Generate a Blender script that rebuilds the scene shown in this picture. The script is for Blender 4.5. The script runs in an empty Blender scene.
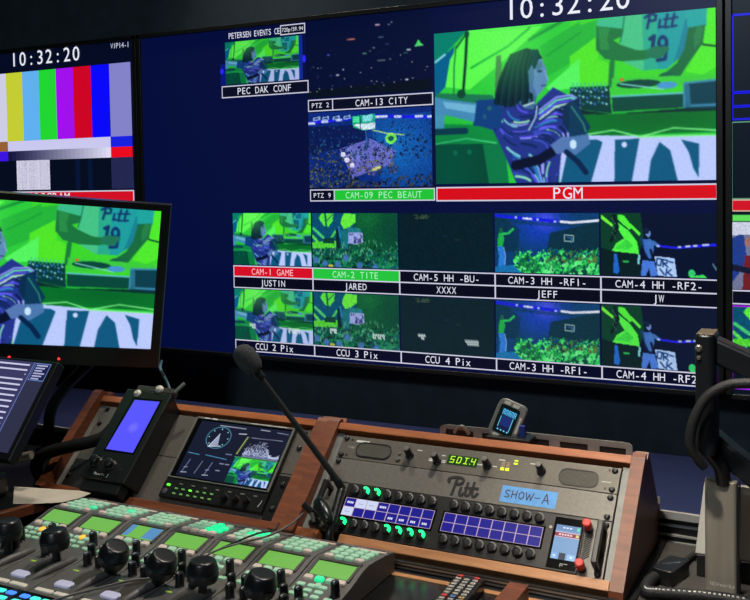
import bpy, math, random
import numpy as np
from mathutils import Matrix, Vector

C = bpy.context.scene.collection
H = 1.34                      # height of the lens above the floor
SN, CS = 0.7145, 0.6996       # slope of the console face

# ------------------------------------------------------------------ materials
def lin(c):
    return tuple(((x/255)/12.92 if x/255 <= .04045 else ((x/255+.055)/1.055)**2.4) for x in c)

MATS = {}
def mat(name, rgb, rough=.5, metal=0, emit=None, es=1, noise=0, nscale=40, bump=0, spec=.5, stretch=(1,1,1), rgb2=None):
    if name in MATS: return MATS[name]
    m = bpy.data.materials.new(name); m.use_nodes = True
    nt = m.node_tree; b = nt.nodes['Principled BSDF']
    b.inputs['Base Color'].default_value = (*lin(rgb), 1)
    b.inputs['Roughness'].default_value = rough
    b.inputs['Metallic'].default_value = metal
    b.inputs['Specular IOR Level'].default_value = spec
    if emit:
        b.inputs['Emission Color'].default_value = (*lin(emit), 1)
        b.inputs['Emission Strength'].default_value = es
    if noise or bump or rgb2:
        tc = nt.nodes.new('ShaderNodeTexCoord'); mp = nt.nodes.new('ShaderNodeMapping')
        mp.inputs['Scale'].default_value = stretch
        nt.links.new(tc.outputs['Object'], mp.inputs['Vector'])
        n = nt.nodes.new('ShaderNodeTexNoise'); n.inputs['Scale'].default_value = nscale
        n.inputs['Detail'].default_value = 5
        nt.links.new(mp.outputs['Vector'], n.inputs['Vector'])
        if noise or rgb2:
            r = nt.nodes.new('ShaderNodeValToRGB')
            c0 = lin(rgb2 or tuple(x*(1-noise) for x in rgb)); c1 = lin(rgb if rgb2 else tuple(min(255, x*(1+noise)) for x in rgb))
            r.color_ramp.elements[0].position = .3; r.color_ramp.elements[1].position = .7
            r.color_ramp.elements[0].color = (*c0, 1); r.color_ramp.elements[1].color = (*c1, 1)
            nt.links.new(n.outputs['Fac'], r.inputs['Fac']); nt.links.new(r.outputs['Color'], b.inputs['Base Color'])
        if bump:
            bp = nt.nodes.new('ShaderNodeBump'); bp.inputs['Strength'].default_value = bump
            bp.inputs['Distance'].default_value = .001
            nt.links.new(n.outputs['Fac'], bp.inputs['Height']); nt.links.new(bp.outputs['Normal'], b.inputs['Normal'])
    MATS[name] = m
    return m

def screen_mat():
    m = bpy.data.materials.new('lit_screen'); m.use_nodes = True
    nt = m.node_tree; b = nt.nodes['Principled BSDF']
    a = nt.nodes.new('ShaderNodeAttribute'); a.attribute_name = 'Col'
    b.inputs['Base Color'].default_value = (.004, .004, .005, 1)
    b.inputs['Roughness'].default_value = .35
    b.inputs['Specular IOR Level'].default_value = .25
    nt.links.new(a.outputs['Color'], b.inputs['Emission Color'])
    b.inputs['Emission Strength'].default_value = 1
    return m
SCREEN = screen_mat()

WOOD = mat('walnut_wood', (130, 72, 44), .45, nscale=16, rgb2=(100, 52, 30), stretch=(1, 9, 9), bump=.15)
WOODX = mat('walnut_edge', (176, 104, 60), .42, nscale=14, rgb2=(150, 84, 46), stretch=(1, 8, 8), bump=.1)
PALEWOOD = mat('pale_wood_edge', (196, 140, 92), .45, nscale=18, rgb2=(168, 112, 70), stretch=(1, 8, 8), bump=.1)
PANEL = mat('grey_metal_panel', (96, 92, 84), .45, .25, noise=.06, nscale=180, bump=.12)
PANELD = mat('dark_metal_panel', (44, 44, 42), .5, .2, noise=.08, nscale=160, bump=.1)
UNIT = mat('control_unit_grey', (92, 90, 88), .5, .1, noise=.05, nscale=150, bump=.1)
BLACK = mat('black_plastic', (20, 21, 22), .38, noise=.1, nscale=90)
BLACKM = mat('black_matte', (14, 15, 16), .7)
KNOB = mat('black_knob', (22, 22, 24), .33)
GLOSS = mat('black_gloss', (10, 11, 12), .12)
STEEL = mat('brushed_steel', (150, 148, 142), .35, .8, noise=.05, nscale=120)
PLATE = mat('grey_plate', (122, 124, 120), .5, .1, noise=.06, nscale=60)
SILVER = mat('silver_plastic', (118, 117, 112), .38, .3)
WHITE = mat('white_print', (215, 215, 208), .6)
RED = mat('red_plastic', (205, 40, 34), .4)
TAPE = mat('blue_tape', (96, 160, 222), .7, noise=.06, nscale=120, bump=.2)
INK = mat('dark_ink', (58, 52, 70), .7)
PAPER = mat('white_paper', (186, 175, 158), .8, noise=.03, nscale=30)
RUBBER = mat('dark_rubber', (26, 28, 30), .75, noise=.15, nscale=300, bump=.5)
DESK = mat('black_desk_laminate', (22, 22, 21), .19, noise=.1, nscale=50)
DESKG = mat('grey_desk_laminate', (56, 53, 50), .6, noise=.08, nscale=40)
NAVY = mat('navy_laminate', (20, 31, 72), .55, noise=.05, nscale=30)
ALU = mat('aluminium_rail', (150, 152, 150), .3, .8)
WALL = mat('dark_painted_wall', (44, 58, 66), .85, noise=.08, nscale=25)
CEIL = mat('dark_ceiling', (24, 28, 30), .9)
FLOOR = mat('dark_carpet', (34, 34, 38), .95, noise=.2, nscale=300, bump=.5)
BTN_G = mat('green_lit_button', (165, 196, 172), .4, emit=(112, 190, 146), es=.27)
BTN_GB = mat('bright_green_button', (40, 210, 140), .4, emit=(30, 240, 150), es=.8)
BTN_W = mat('pale_button', (205, 190, 178), .45, emit=(200, 180, 165), es=.12)
BTN_T = mat('teal_lit_key', (60, 200, 190), .4, emit=(70, 225, 205), es=.9)
BTN_B = mat('blue_lit_key', (70, 120, 255), .4, emit=(60, 130, 255), es=1)
AMBER = mat('amber_lit_key', (255, 180, 60), .4, emit=(255, 170, 50), es=.9)
LCDG = mat('green_display', (20, 40, 10), .3, emit=(114, 184, 76), es=.95)
LCDB = mat('blue_display', (20, 30, 60), .3, emit=(96, 150, 205), es=.8)
LEDG = mat('green_light', (20, 60, 40), .3, emit=(16, 225, 104), es=3.8)
LEDR = mat('red_light', (80, 10, 10), .3, emit=(255, 40, 40), es=3)
LAVENDER = mat('lavender_key', (190, 190, 215), .45, emit=(170, 175, 215), es=.2)

# ------------------------------------------------------------------ mesh builder
class MB:
    def __init__(self): self.v = []; self.f = []; self.m = []; self.c = []
    def add(self, vs, fs, mi=0, col=None):
        o = len(self.v); self.v += [tuple(x) for x in vs]
        for f in fs: self.f.append([i+o for i in f]); self.m.append(mi); self.c.append(col)
        return self
    def hexa(self, p, mi=0):       # 8 points: bottom ring then top ring
        return self.add(p, [(3,2,1,0),(4,5,6,7),(0,1,5,4),(1,2,6,5),(2,3,7,6),(3,0,4,7)], mi)
    def box(self, x0, x1, y0, y1, z0, z1, mi=0):
        return self.hexa([(x0,y0,z0),(x1,y0,z0),(x1,y1,z0),(x0,y1,z0),(x0,y0,z1),(x1,y0,z1),(x1,y1,z1),(x0,y1,z1)], mi)
    def prism(self, poly, a, b, mi=0):   # poly of 3-D points, extruded between two offset vectors
        n = len(poly); A = [Vector(p)+Vector(a) for p in poly]; B = [Vector(p)+Vector(b) for p in poly]
        fs = [tuple(range(n-1,-1,-1)), tuple(range(n,2*n))] + [(i,(i+1)%n,(i+1)%n+n,i+n) for i in range(n)]
        return self.add(A+B, fs, mi)
    def rprism(self, x0, x1, y0, y1, z0, z1, r, mi=0, n=5):  # rounded rectangle in xy, extruded in z
        return self.prism([(x,y,0) for x,y in rrect(x0,x1,y0,y1,r,n)], (0,0,z0), (0,0,z1), mi)
    def cyl(self, p0, p1, r0, r1=None, n=20, mi=0):
        r1 = r0 if r1 is None else r1
        return self.rev([(r0,0),(r1,1)], p0, p1, n, mi)
    def rev(self, prof, p0, p1, n=24, mi=0):   # (radius, t) profile along the axis p0->p1
        p0 = Vector(p0); p1 = Vector(p1); d = p1-p0; z = d.normalized()
        x = z.orthogonal().normalized(); y = z.cross(x)
        vs = []
        for r, t in prof:
            for k in range(n):
                a = 2*math.pi*k/n; vs.append(p0+d*t+x*(r*math.cos(a))+y*(r*math.sin(a)))
        fs = []
        for j in range(len(prof)-1):
            for k in range(n):
                a = j*n+k; b = j*n+(k+1)%n; fs.append((a,b,b+n,a+n))
        fs.append(tuple(range(n-1,-1,-1))); L = (len(prof)-1)*n; fs.append(tuple(range(L, L+n)))
        return self.add(vs, fs, mi)
    def tube(self, pts, r, n=10, mi=0, sub=6):
        P = spline(pts, sub); vs = []; up = None
        for i, p in enumerate(P):
            t = (P[min(i+1,len(P)-1)]-P[max(i-1,0)]).normalized()
            x = (t.orthogonal() if up is None else (up - t*up.dot(t))).normalized(); up = x; y = t.cross(x)
            rr = r(i/(len(P)-1)) if callable(r) else r
            for k in range(n):
                a = 2*math.pi*k/n; vs.append(p+x*(rr*math.cos(a))+y*(rr*math.sin(a)))
        fs = [(j*n+k, j*n+(k+1)%n, (j+1)*n+(k+1)%n, (j+1)*n+k) for j in range(len(P)-1) for k in range(n)]
        fs += [tuple(range(n-1,-1,-1)), tuple(range((len(P)-1)*n, len(P)*n))]
        return self.add(vs, fs, mi)
    def stroke(self, pts, w, z0, z1, mi=0, fr=None, split=False):   # flat ribbon with thickness through 2-D points
        if split:
            for a, b in zip(pts[:-1], pts[1:]): self.stroke([a,b], w, z0, z1, mi, fr)
            return self
        P = [Vector((p[0],p[1])) for p in pts]; n = len(P)
        Lf, Rt = [], []
        for i in range(n):
            a = P[max(i-1,0)]; b = P[min(i+1,n-1)]; t = (b-a)
            t = t.normalized() if t.length > 0 else Vector((1,0)); nn = Vector((-t.y,t.x))*w/2
            q = P[i].copy()
            if i == 0: q -= t*w*.35
            if i == n-1: q += t*w*.35
            Lf.append(q+nn); Rt.append(q-nn)
        fr = fr or (lambda x,y,z: (x,y,z))
        for i in range(n-1):
            q = [Rt[i],Rt[i+1],Lf[i+1],Lf[i]]
            self.hexa([fr(p.x,p.y,z0) for p in q]+[fr(p.x,p.y,z1) for p in q], mi)
        return self
    def build(self, name, mats, parent=None, world=False, smooth=True, bevel=0, seg=2):
        me = bpy.data.meshes.new(name)
        vs = self.v
        if world and parent is not None:
            Mi = worldM(parent).inverted(); vs = [Mi @ Vector(p) for p in vs]
        me.from_pydata([tuple(p) for p in vs], [], self.f)
        mats = mats if isinstance(mats, (list, tuple)) else [mats]
        for m in mats: me.materials.append(m)
        me.polygons.foreach_set('material_index', self.m)
        if any(c is not None for c in self.c):
            at = me.color_attributes.new('Col', 'FLOAT_COLOR', 'CORNER'); k = 0
            buf = []
            for f, c in zip(self.f, self.c):
                buf += [*(lin(c) if c is not None else (0,0,0)), 1]*len(f)
            at.data.foreach_set('color', buf)
        me.validate(); me.update()
        if smooth:
            me.shade_smooth() if hasattr(me, 'shade_smooth') else None
            me.polygons.foreach_set('use_smooth', [True]*len(me.polygons))
            me.set_sharp_from_angle(angle=math.radians(32))
        o = bpy.data.objects.new(name, me); C.objects.link(o)
        if parent is not None: o.parent = parent
        if bevel:
            md = o.modifiers.new('bevel', 'BEVEL'); md.width = bevel; md.segments = seg; md.limit_method = 'ANGLE'; md.angle_limit = .6; md.harden_normals = smooth
        return o

def rrect(x0, x1, y0, y1, r, n=5):
    out = []
    for cx, cy, a0 in ((x1-r,y1-r,0),(x0+r,y1-r,90),(x0+r,y0+r,180),(x1-r,y0+r,270)):
        for k in range(n+1):
            a = math.radians(a0+90*k/n); out.append((cx+r*math.cos(a), cy+r*math.sin(a)))
    return out

def spline(pts, sub=6):
    P = [Vector(p) for p in pts]
    if len(P) < 3 or sub <= 1: return P
    out = []
    for i in range(len(P)-1):
        a = P[max(i-1,0)]; b = P[i]; c = P[i+1]; d = P[min(i+2,len(P)-1)]
        for k in range(sub):
            t = k/sub
            out.append(.5*((2*b)+(c-a)*t+(2*a-5*b+4*c-d)*t*t+(3*b-a-3*c+d)*t**3))
    out.append(P[-1]); return out

WM = {}
def worldM(o):
    while o.parent is not None: o = o.parent
    return WM[o.name]
def tag(o, label=None, cat=None, group=None, kind=None):
    if label: o['label'] = label
    if cat: o['category'] = cat
    if group: o['group'] = group
    if kind: o['kind'] = kind
    return o
def thing(name, label, cat, M, group=None):
    o = bpy.data.objects.new(name, None); C.objects.link(o); o.empty_display_size = .02
    o.matrix_world = M; WM[o.name] = M.copy()
    return tag(o, label, cat, group)
def T(x, y, z): return Matrix.Translation((x, y, z))
def rackM(u, v, w=0):   # frame lying on the sloping console face: x along it, y up the slope, z outwards
    return T(-.5594+u, 1.4382-SN*v-CS*w, H-.4417-CS*v+SN*w) @ Matrix.Rotation(math.atan2(CS, SN), 4, 'X')
def RP(u, v, w=0): return Vector((-.5594+u, 1.4382-SN*v-CS*w, H-.4417-CS*v+SN*w))
def copy_tree(o, parent=None, skip=()):
    c = o.copy(); C.objects.link(c)
    if parent is not None: c.parent = parent
    for ch in list(o.children): copy_tree(ch, c)
    return c

# ------------------------------------------------------------------ lettering
GL = {}
def glyph(ch, bold=0.0):
    k = (ch, bold)
    if k in GL: return GL[k]
    cu = bpy.data.curves.new('g', 'FONT'); cu.body = ch; cu.size = 1; cu.offset = bold; cu.resolution_u = 3
    o = bpy.data.objects.new('g', cu); C.objects.link(o)
    bpy.context.view_layer.update()
    dg = bpy.context.evaluated_depsgraph_get()
    me = o.evaluated_get(dg).to_mesh()
    vs = [(v.co.x, v.co.y) for v in me.vertices]; fs = [list(p.vertices) for p in me.polygons]
    fs = [f if sum(vs[f[i]][0]*vs[f[(i+1)%len(f)]][1]-vs[f[(i+1)%len(f)]][0]*vs[f[i]][1] for i in range(len(f))) > 0 else f[::-1] for f in fs]
    o.evaluated_get(dg).to_mesh_clear(); bpy.data.objects.remove(o); bpy.data.curves.remove(cu)
    GL[k] = (vs, fs); return GL[k]
def text(mb, s, cx, cy, cap, pitch, fr, col=None, mi=0, bold=.0, align='c', stretch=1.0):
    """lay a string out at an even pitch; fr maps flat x,y to space; cap = capital height"""
    bold = 0; k = cap/.69; n = len(s); x = cx - (n-1)*pitch/2 if align == 'c' else cx
    for ch in s:
        if ch != ' ':
            vs, fs = glyph(ch, bold)
            if vs:
                x0 = min(v[0] for v in vs); x1 = max(v[0] for v in vs)
                sx = min(stretch, .86*pitch/max(1e-6,(x1-x0)*k)) if ch not in '-.:/1I' else min(stretch, 1)
                mb.add([fr(x+(v[0]-(x0+x1)/2)*k*sx, cy-cap/2+v[1]*k) for v in vs], fs, mi, col)
        x += pitch
    return mb

# ------------------------------------------------------------------ pictures shown on the screens
class Pic:
    def __init__(self, w, h, bg=(0,0,0)):
        self.w, self.h = w, h; self.a = np.zeros((h,w,3)); self.a[:] = bg
        ys, xs = np.mgrid[0:h,0:w]; self.x = (xs+.5)/w; self.y = (ys+.5)/h
    def blend(self, m, c): self.a = self.a*(1-m[...,None]) + np.array(c,float)*m[...,None]
    def poly(self, c, pts, al=1):
        m = np.zeros((self.h,self.w), bool); n = len(pts)
        for i in range(n):
            x1,y1 = pts[i]; x2,y2 = pts[(i+1)%n]
            if y1 == y2: continue
            cond = ((y1 > self.y) != (y2 > self.y)) & (self.x < (x2-x1)*(self.y-y1)/(y2-y1)+x1)
            m ^= cond
        self.blend(m*float(al), c)
    def line(self, c, w, pts, al=1):
        asp = self.h/self.w; m = np.zeros((self.h,self.w))
        for (x1,y1),(x2,y2) in zip(pts[:-1],pts[1:]):
            dx = x2-x1; dy = (y2-y1)*asp; l2 = dx*dx+dy*dy+1e-12
            px = self.x-x1; py = (self.y-y1)*asp
            t = np.clip((px*dx+py*dy)/l2,0,1); d = np.hypot(px-t*dx, py-t*dy)
            m = np.maximum(m, np.clip((w/2-d)*self.w+.5,0,1))
        self.blend(m*al, c)
    def ell(self, c, x, y, rx, ry, al=1, soft=0):
        d = np.hypot((self.x-x)/rx, (self.y-y)/ry)
        self.blend((np.clip(1-(d-1)/soft,0,1) if soft else (d<=1)*1.0)*al, c) if not soft else self.blend(np.clip((1-d)/soft,0,1)*al, c)
    def noise(self, amp, seed=0, cell=1):
        r = np.random.RandomState(seed)
        n = r.rand(self.h//cell+2, self.w//cell+2, 1)
        n = np.repeat(np.repeat(n,cell,0),cell,1)[:self.h,:self.w]
        self.a = np.clip(self.a*(1+(n-.5)*2*amp),0,255)
    def resized(self, w, h):
        q = Pic(w,h); n = 3; acc = 0
        for i in range(n):
            for j in range(n):
                yi = np.clip(((np.arange(h)+(i+.5)/n)/h*self.h).astype(int),0,self.h-1); xi = np.clip(((np.arange(w)+(j+.5)/n)/w*self.w).astype(int),0,self.w-1)
                acc = acc + self.a[yi][:,xi]
        q.a = acc/(n*n); return q
    def crop(self, u0, u1, v0, v1):
        a = self.a[int(v0*self.h):int(v1*self.h), int(u0*self.w):int(u1*self.w)]
        q = Pic(a.shape[1], a.shape[0]); q.a = a.copy(); return q
    def blur(self, k=1):
        for _ in range(k):
            p = np.pad(self.a,((1,1),(1,1),(0,0)),'edge')
            self.a = (p[:-2,1:-1]+p[2:,1:-1]+p[1:-1,:-2]+p[1:-1,2:]+4*p[1:-1,1:-1])/8
        return self
    def mesh(self, name, fr, parent):     # fr(u,v) -> parent's space
        h, w = self.h, self.w
        me = bpy.data.meshes.new(name)
        vs = [fr(i/(w-1), j/(h-1)) for j in range(h) for i in range(w)]
        fs = [(j*w+i, (j+1)*w+i, (j+1)*w+i+1, j*w+i+1) for j in range(h-1) for i in range(w-1)]
        me.from_pydata(vs, [], fs); me.materials.append(SCREEN)
        at = me.color_attributes.new('Col','FLOAT_COLOR','POINT')
        s = self.a/255.; l = np.where(s<=.04045, s/12.92, ((s+.055)/1.055)**2.4)
        at.data.foreach_set('color', np.concatenate([l, np.ones((h,w,1))],2).ravel())
        me.update()
        o = bpy.data.objects.new(name, me); C.objects.link(o); o.parent = parent
        return o

def pic_stage():
    p = Pic(576,324,(40,200,60))
    for it in ART:
        if it[0] == 'P': p.poly(it[1], it[2])
        elif it[0] == 'L': p.line(it[1], it[2], it[3])
        else: p.ell(it[1], it[2], it[3], it[4], it[5])
    p.ell((120,255,110), .30,.12,.16,.35,.35,.9); p.ell((0,90,70), .06,.9,.16,.4,.4,.9); p.ell((0,70,40),.8,.62,.3,.1,.35,.9)
    p = p.blur(3).resized(288,162); p.noise(.03,3); return p

def crowd(p, n, y0, y1, cols, seed, s=(.006,.02), x0=0, x1=1, edge=None):
    r = random.Random(seed)
    for i in range(n):
        y = y0+(y1-y0)*(i/n)**.8+r.uniform(-.02,.02); x = r.uniform(x0,x1)
        if edge and not edge(x,y): continue
        k = r.uniform(*s)*(.6+.9*(y-y0)/(y1-y0)); c = r.choice(cols)
        p.ell(c, x, y, k, k*1.9)
        if r.random() < .3: p.line(c, k*.7, [(x+k,y+k),(x+k*1.8,y-k*4)])

def pic_crowdstage():      # stage on the left, dark green crowd
    Z = lambda pts: [((x-25)/712,(y-65)/442) for x,y in pts]
    p = Pic(150,84,(4,70,62))
    p.poly((6,78,110), Z([(25,65),(400,65),(380,200),(320,300),(25,300)]))
    p.poly((8,84,50), Z([(400,65),(740,65),(740,510),(330,510),(380,200)]))
    p.ell((20,120,55), .65,.12,.2,.25,.5,.9); p.ell((4,60,50), .95,.4,.25,.7,.6,.8)
    p.poly((90,235,60), Z([(85,110),(110,70),(210,70),(205,130),(165,180),(125,170)])); p.line((6,80,90),.02,Z([(140,68),(150,185)])); p.line((6,80,90),.01,Z([(150,130),(205,80)]))
    p.poly((100,240,60), Z([(280,110),(300,70),(395,75),(395,140),(330,190),(295,195),(270,150)]))
    p.line((70,200,110),.03,Z([(40,195),(120,265)])); p.line((90,220,80),.03,Z([(30,255),(70,300)])); p.line((70,210,90),.025,Z([(225,215),(190,270)]))
    p.poly((80,210,50), Z([(25,305),(235,290),(240,350),(25,355)])); p.poly((10,60,50),Z([(120,275),(210,265),(215,310),(120,310)]))
    p.poly((5,40,45), Z([(228,200),(255,195),(262,350),(230,350)])); p.line((30,130,190),.02,Z([(255,180),(265,260)]))
    p.poly((20,110,120), Z([(270,200),(330,200),(330,360),(275,360)]))
    p.poly((150,165,225), Z([(335,222),(452,222),(455,300),(400,318),(330,310)]))
    r = random.Random(2)
    for i in range(14):
        x = r.uniform(345,440); y = r.uniform(232,295); p.line((50,50,110),.012,Z([(x,y),(x+r.uniform(-14,14),y+r.uniform(5,26))]))
    p.poly((30,120,130), Z([(320,180),(440,190),(440,222),(330,222)]))
    crowd(p, 420, .6, 1.0, [(10,90,60),(6,60,45),(20,130,80),(14,80,90),(50,150,110),(4,45,40)], 5, (.008,.018), edge=lambda x,y: y > .66-.1*x)
    for k in range(60):
        x = r.uniform(0,1); y = r.uniform(.62-.12*x,.95); p.line((120,190,150),.006,[(x,y),(x+r.uniform(-.015,.015),y-.05)])
    for x,y in ((.04,.87),(.15,.93),(.4,.82),(.74,.98),(.3,.95),(.56,.95)): p.ell((60,110,170),x,y,.035,.06)
    p.ell((210,190,70),.22,.97,.03,.02); p.noise(.22,8); return p.blur(1)

def pic_dark():
    p = Pic(100,56,(3,30,40)); r = random.Random(6)
    for i in range(26): p.ell((60,80,60), .25+r.gauss(0,.04), .06+r.uniform(-.03,.05), .008,.012,.8)
    p.ell((10,50,70),.5,.4,.03,.02,.6); p.ell((40,50,50),.63,.46,.03,.02,.5); p.noise(.1,1,2); return p

def pic_arenacrowd():
    Z = lambda pts: [((x-30)/682,(y-55)/380) for x,y in pts]
    p = Pic(168,94,(8,60,110))
    p.ell((20,60,190),.45,.2,.35,.5,.9,.8); p.ell((70,80,235),.5,.1,.16,.25,.8,.8)
    p.poly((5,45,60), Z([(30,55),(110,100),(200,160),(190,300),(30,300)]), .6)
    p.poly((6,45,55), Z([(400,180),(712,110),(712,300),(380,280)]), .85)
    p.poly((5,50,70), Z([(30,90),(380,115),(712,110),(712,130),(380,140),(30,110)]),.5)
    p.poly((20,30,225), Z([(30,60),(170,75),(450,98),(450,118),(165,95),(30,82)]))
    for x in (175,250,320,432): p.ell((170,190,255),*Z([(x,84+(x-175)*.1)])[0],.012,.02)
    p.line((215,225,255),.018,Z([(225,90),(278,94)])); p.line((230,232,255),.022,Z([(470,110),(540,116),(710,102)]))
    p.line((170,200,200),.008,Z([(492,192),(550,196),(548,232),(492,230),(492,192)])); p.line((60,120,190),.008,Z([(512,208),(535,210),(535,240)]))
    crowd(p, 520, .60, 1.02, [(40,200,90),(25,150,70),(70,240,110),(15,100,60),(10,70,60),(110,245,140)], 11, (.008,.022), .1, 1, edge=lambda x,y: y > .66-.1*x and x > .2-.0*y)
    crowd(p, 60, .6, .8, [(90,110,60),(60,120,60),(20,60,60)], 12, (.006,.012), .5, 1)
    p.poly((25,170,70), Z([(60,185),(90,180),(95,230),(85,270),(48,270),(52,220)])); p.line((40,190,90),.022,Z([(88,190),(125,185),(155,158)])); p.ell((20,100,70),*Z([(75,168)])[0],.02,.045)
    p.poly((40,120,210), Z([(48,270),(88,268),(103,330),(98,390),(52,400),(58,330)])); p.line((170,200,255),.006,Z([(92,275),(103,330),(98,385)]))
    p.poly((20,110,170), Z([(30,400),(150,385),(215,435),(30,440)])); p.noise(.2,4); return p.blur(1)

def pic_stagewide():
    Z = lambda pts: [((x-25)/690,(y-45)/370) for x,y in pts]
    p = Pic(168,94,(3,16,44))
    p.poly((6,60,40), Z([(25,45),(270,45),(290,200),(255,290),(25,415)]))
    p.poly((5,30,35), Z([(25,250),(100,270),(260,285),(280,415),(25,415)]))
    p.poly((110,245,60), Z([(30,55),(105,115),(100,130),(28,80)])); p.poly((80,245,60), Z([(130,55),(170,60),(225,130),(200,145),(130,80)]))
    p.poly((90,245,60), Z([(210,105),(270,165),(262,180),(215,135)]))
    p.poly((80,250,70), Z([(130,100),(200,150),(250,215),(262,285),(95,270),(120,225),(170,195),(130,135)])); p.poly((40,190,60), Z([(185,200),(225,235),(200,262),(110,255)]),.6)
    p.line((4,30,30),.03,Z([(110,60),(130,130),(90,210)]))
    for k in range(9): p.ell((120,150,150),*Z([(100+(k%3)*8,80+k*14)])[0],.006,.01,.6)
    p.poly((30,100,200), Z([(108,285),(125,285),(142,385),(130,402),(102,400)])); p.ell((40,170,80),*Z([(180,330)])[0],.03,.02)
    p.poly((20,60,110), Z([(265,190),(300,200),(340,300),(330,320),(300,290)]))
    p.poly((60,110,190), Z([(285,200),(330,195),(350,230),(345,300),(320,310),(295,260)])); p.ell((110,140,200),*Z([(316,165)])[0],.022,.055); p.ell((10,30,60),*Z([(305,150)])[0],.026,.05)
    p.line((60,110,180),.03,Z([(345,215),(375,235)])); p.line((5,15,40),.02,Z([(330,260),(345,310)]))
    p.poly((70,120,215), Z([(280,320),(350,325),(375,405),(330,415),(320,365),(300,412),(270,412)])); p.poly((120,210,220),Z([(255,285),(268,290),(262,345),(250,345)]))
    p.poly((175,205,255), Z([(352,295),(470,305),(485,412),(375,408)]));
    for q in ([(368,308),(395,312),(388,350),(365,345),(368,308)],[(402,312),(404,355)],[(404,314),(430,318),(425,335),(405,334),(432,356)],[(385,368),(410,400)],[(425,365),(420,405)],[(450,370),(430,388),(455,405)],[(440,325),(462,330)]): p.line((10,50,110),.012,Z(q))
    p.poly((30,30,235), Z([(372,230),(480,240),(700,218),(712,222),(712,232),(480,252),(378,242)]))
    for x,w in ((375,8),(500,10),(548,20),(590,16),(650,30)): p.line((190,205,255),.016,Z([(x-w/2,243-(x-480)*.09 if x>480 else 236),(x+w/2,243-(x+w-480)*.09 if x>480 else 237)]))
    p.ell((50,200,110),*Z([(570,390)])[0],.03,.06); p.poly((60,220,90), Z([(560,405),(640,395),(660,415),(560,415)]))
    for k in range(6): p.ell((110,150,170),*Z([(690+k*4,335+k*6)])[0],.006,.02,.6)
    p.noise(.12,9); return p.blur(1)

def pic_arena():
    Z = lambda pts: [((x-297)/336,(y-306)/210) for x,y in pts]
    p = Pic(190,106,(8,40,120))
    p.poly((10,70,150), Z([(470,330),(640,320),(640,520),(500,520)]),.8); p.ell((20,110,190),.72,.5,.35,.5,.8,.9)
    p.poly((6,20,70), Z([(297,345),(470,345),(450,400),(297,420)]),.8)
    p.poly((110,110,200), Z([(385,410),(470,385),(540,420),(520,455),(420,490)]),.9); p.ell((140,150,240),.35,.58,.1,.12,.8,.8)
    crowd(p,300,.12,.62,[(8,28,70),(16,50,110),(10,40,90),(30,80,140)],31,(.004,.008))
    crowd(p,420,.36,1.02,[(60,80,80),(86,92,66),(36,56,80),(16,30,60),(12,22,50),(10,20,48)],32,(.0035,.007),0,.42,edge=lambda x,y: y>.4+.55*x*.6 and x<.42*(.3+y*.75))
    crowd(p,260,.42,.82,[(90,90,120),(110,106,76),(40,50,90),(30,40,80),(80,80,150)],33,(.0035,.007),.33,.72)
    crowd(p,240,.78,1.02,[(16,32,70),(46,58,60),(64,66,56),(8,16,40)],34,(.004,.008),.3,1,edge=lambda x,y:y>.92-.2*(x-.5))
    p.line((25,25,235),.02,Z([(297,335),(420,328)])); p.line((25,25,235),.022,Z([(485,325),(640,335)]))
    for x,y,w in ((305,336,20),(345,333,14),(385,330,12),(500,327,30),(545,329,14),(600,331,16),(628,333,8)): p.line((190,205,255),.018,Z([(x-w/2,y),(x+w/2,y)]))
    for x in (322,348,378,408): p.poly((130,160,220),Z([(x-10,321),(x+10,318),(x+10,328),(x-10,330)])); p.poly((40,60,100),Z([(x-6,323),(x+5,321),(x+5,325),(x-6,327)]))
    p.poly((20,160,130),Z([(421,322),(485,318),(485,358),(452,362),(424,352)])); p.poly((70,220,150),Z([(424,324),(442,323),(442,340),(424,340)])); p.poly((200,225,245),Z([(424,345),(484,342),(485,358),(450,360)])); p.line((10,40,80),.006,Z([(443,320),(445,360)])); p.poly((120,210,220),Z([(450,322),(478,320),(478,336),(452,340)]))
    p.ell((110,230,90),*Z([(526,386)])[0],.045,.07); p.ell((20,90,80),*Z([(526,386)])[0],.022,.035); p.line((160,210,120),.008,Z([(478,362),(515,372),(560,378)]))
    for x,y in ((395,425),(420,455),(405,440)): p.ell((210,210,255),*Z([(x,y)])[0],.02,.03)
    p.line((200,210,120),.02,Z([(478,468),(495,462)])); p.line((60,110,170),.006,Z([(458,362),(462,395)])); p.noise(.22,7); return p

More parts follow.
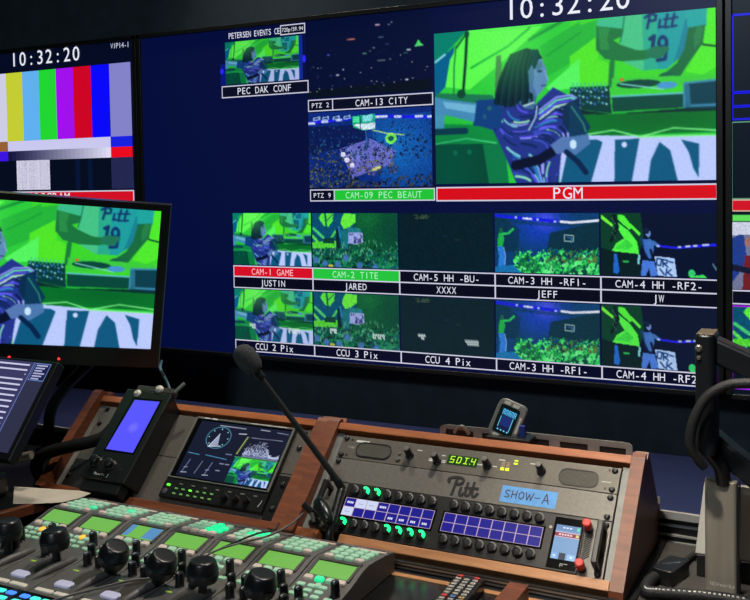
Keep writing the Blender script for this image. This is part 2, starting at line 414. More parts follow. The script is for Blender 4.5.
def pic_city():
    Z = lambda pts: [((x-45)/670,(y-30)/410) for x,y in pts]
    p = Pic(170,104,(2,12,50)); r = random.Random(9)
    p.poly((3,14,30), Z([(45,400),(720,380),(720,450),(45,450)]))
    for x,y,w,c in ((440,88,30,(240,200,230)),(500,92,8,(150,170,190)),(515,82,6,(170,190,200)),(300,149,44,(220,130,110)),(278,149,8,(255,130,60)),(457,152,36,(70,90,120)),(368,228,26,(80,150,110)),(398,218,6,(140,150,110)),(418,203,8,(190,200,160)),(168,220,10,(90,110,255)),(458,270,60,(90,110,110)),(505,267,8,(150,160,140)),(602,228,24,(225,235,235)),(585,242,26,(40,100,90)),(490,190,24,(40,60,110)),(218,328,16,(230,235,250)),(180,328,16,(40,60,110)),(108,328,16,(20,40,90)),(590,376,14,(255,255,240))):
        p.line(c,.011 if w>9 else .008,Z([(x-w*.3,y),(x+w*.3,y)]),.85)
    p.poly((70,215,100), Z([(652,182),(676,212),(634,214)])); p.line((120,240,150),.006,Z([(634,212),(676,211)]))
    for x,y in ((82,276),(108,286),(125,284),(250,302),(255,350),(190,384),(186,400),(115,392),(100,406),(60,406),(290,393),(404,372),(418,386),(432,376),(460,382),(470,397),(523,385),(560,376),(621,370),(695,320),(685,335),(403,305),(345,325),(560,250),(620,290)):
        p.ell((190,195,190),*Z([(x,y)])[0],.0045,.007,.85)
    for k in range(60): p.ell((30,45,80),r.random(),r.uniform(.4,.95),.004,.006)
    p.blur(1); return p
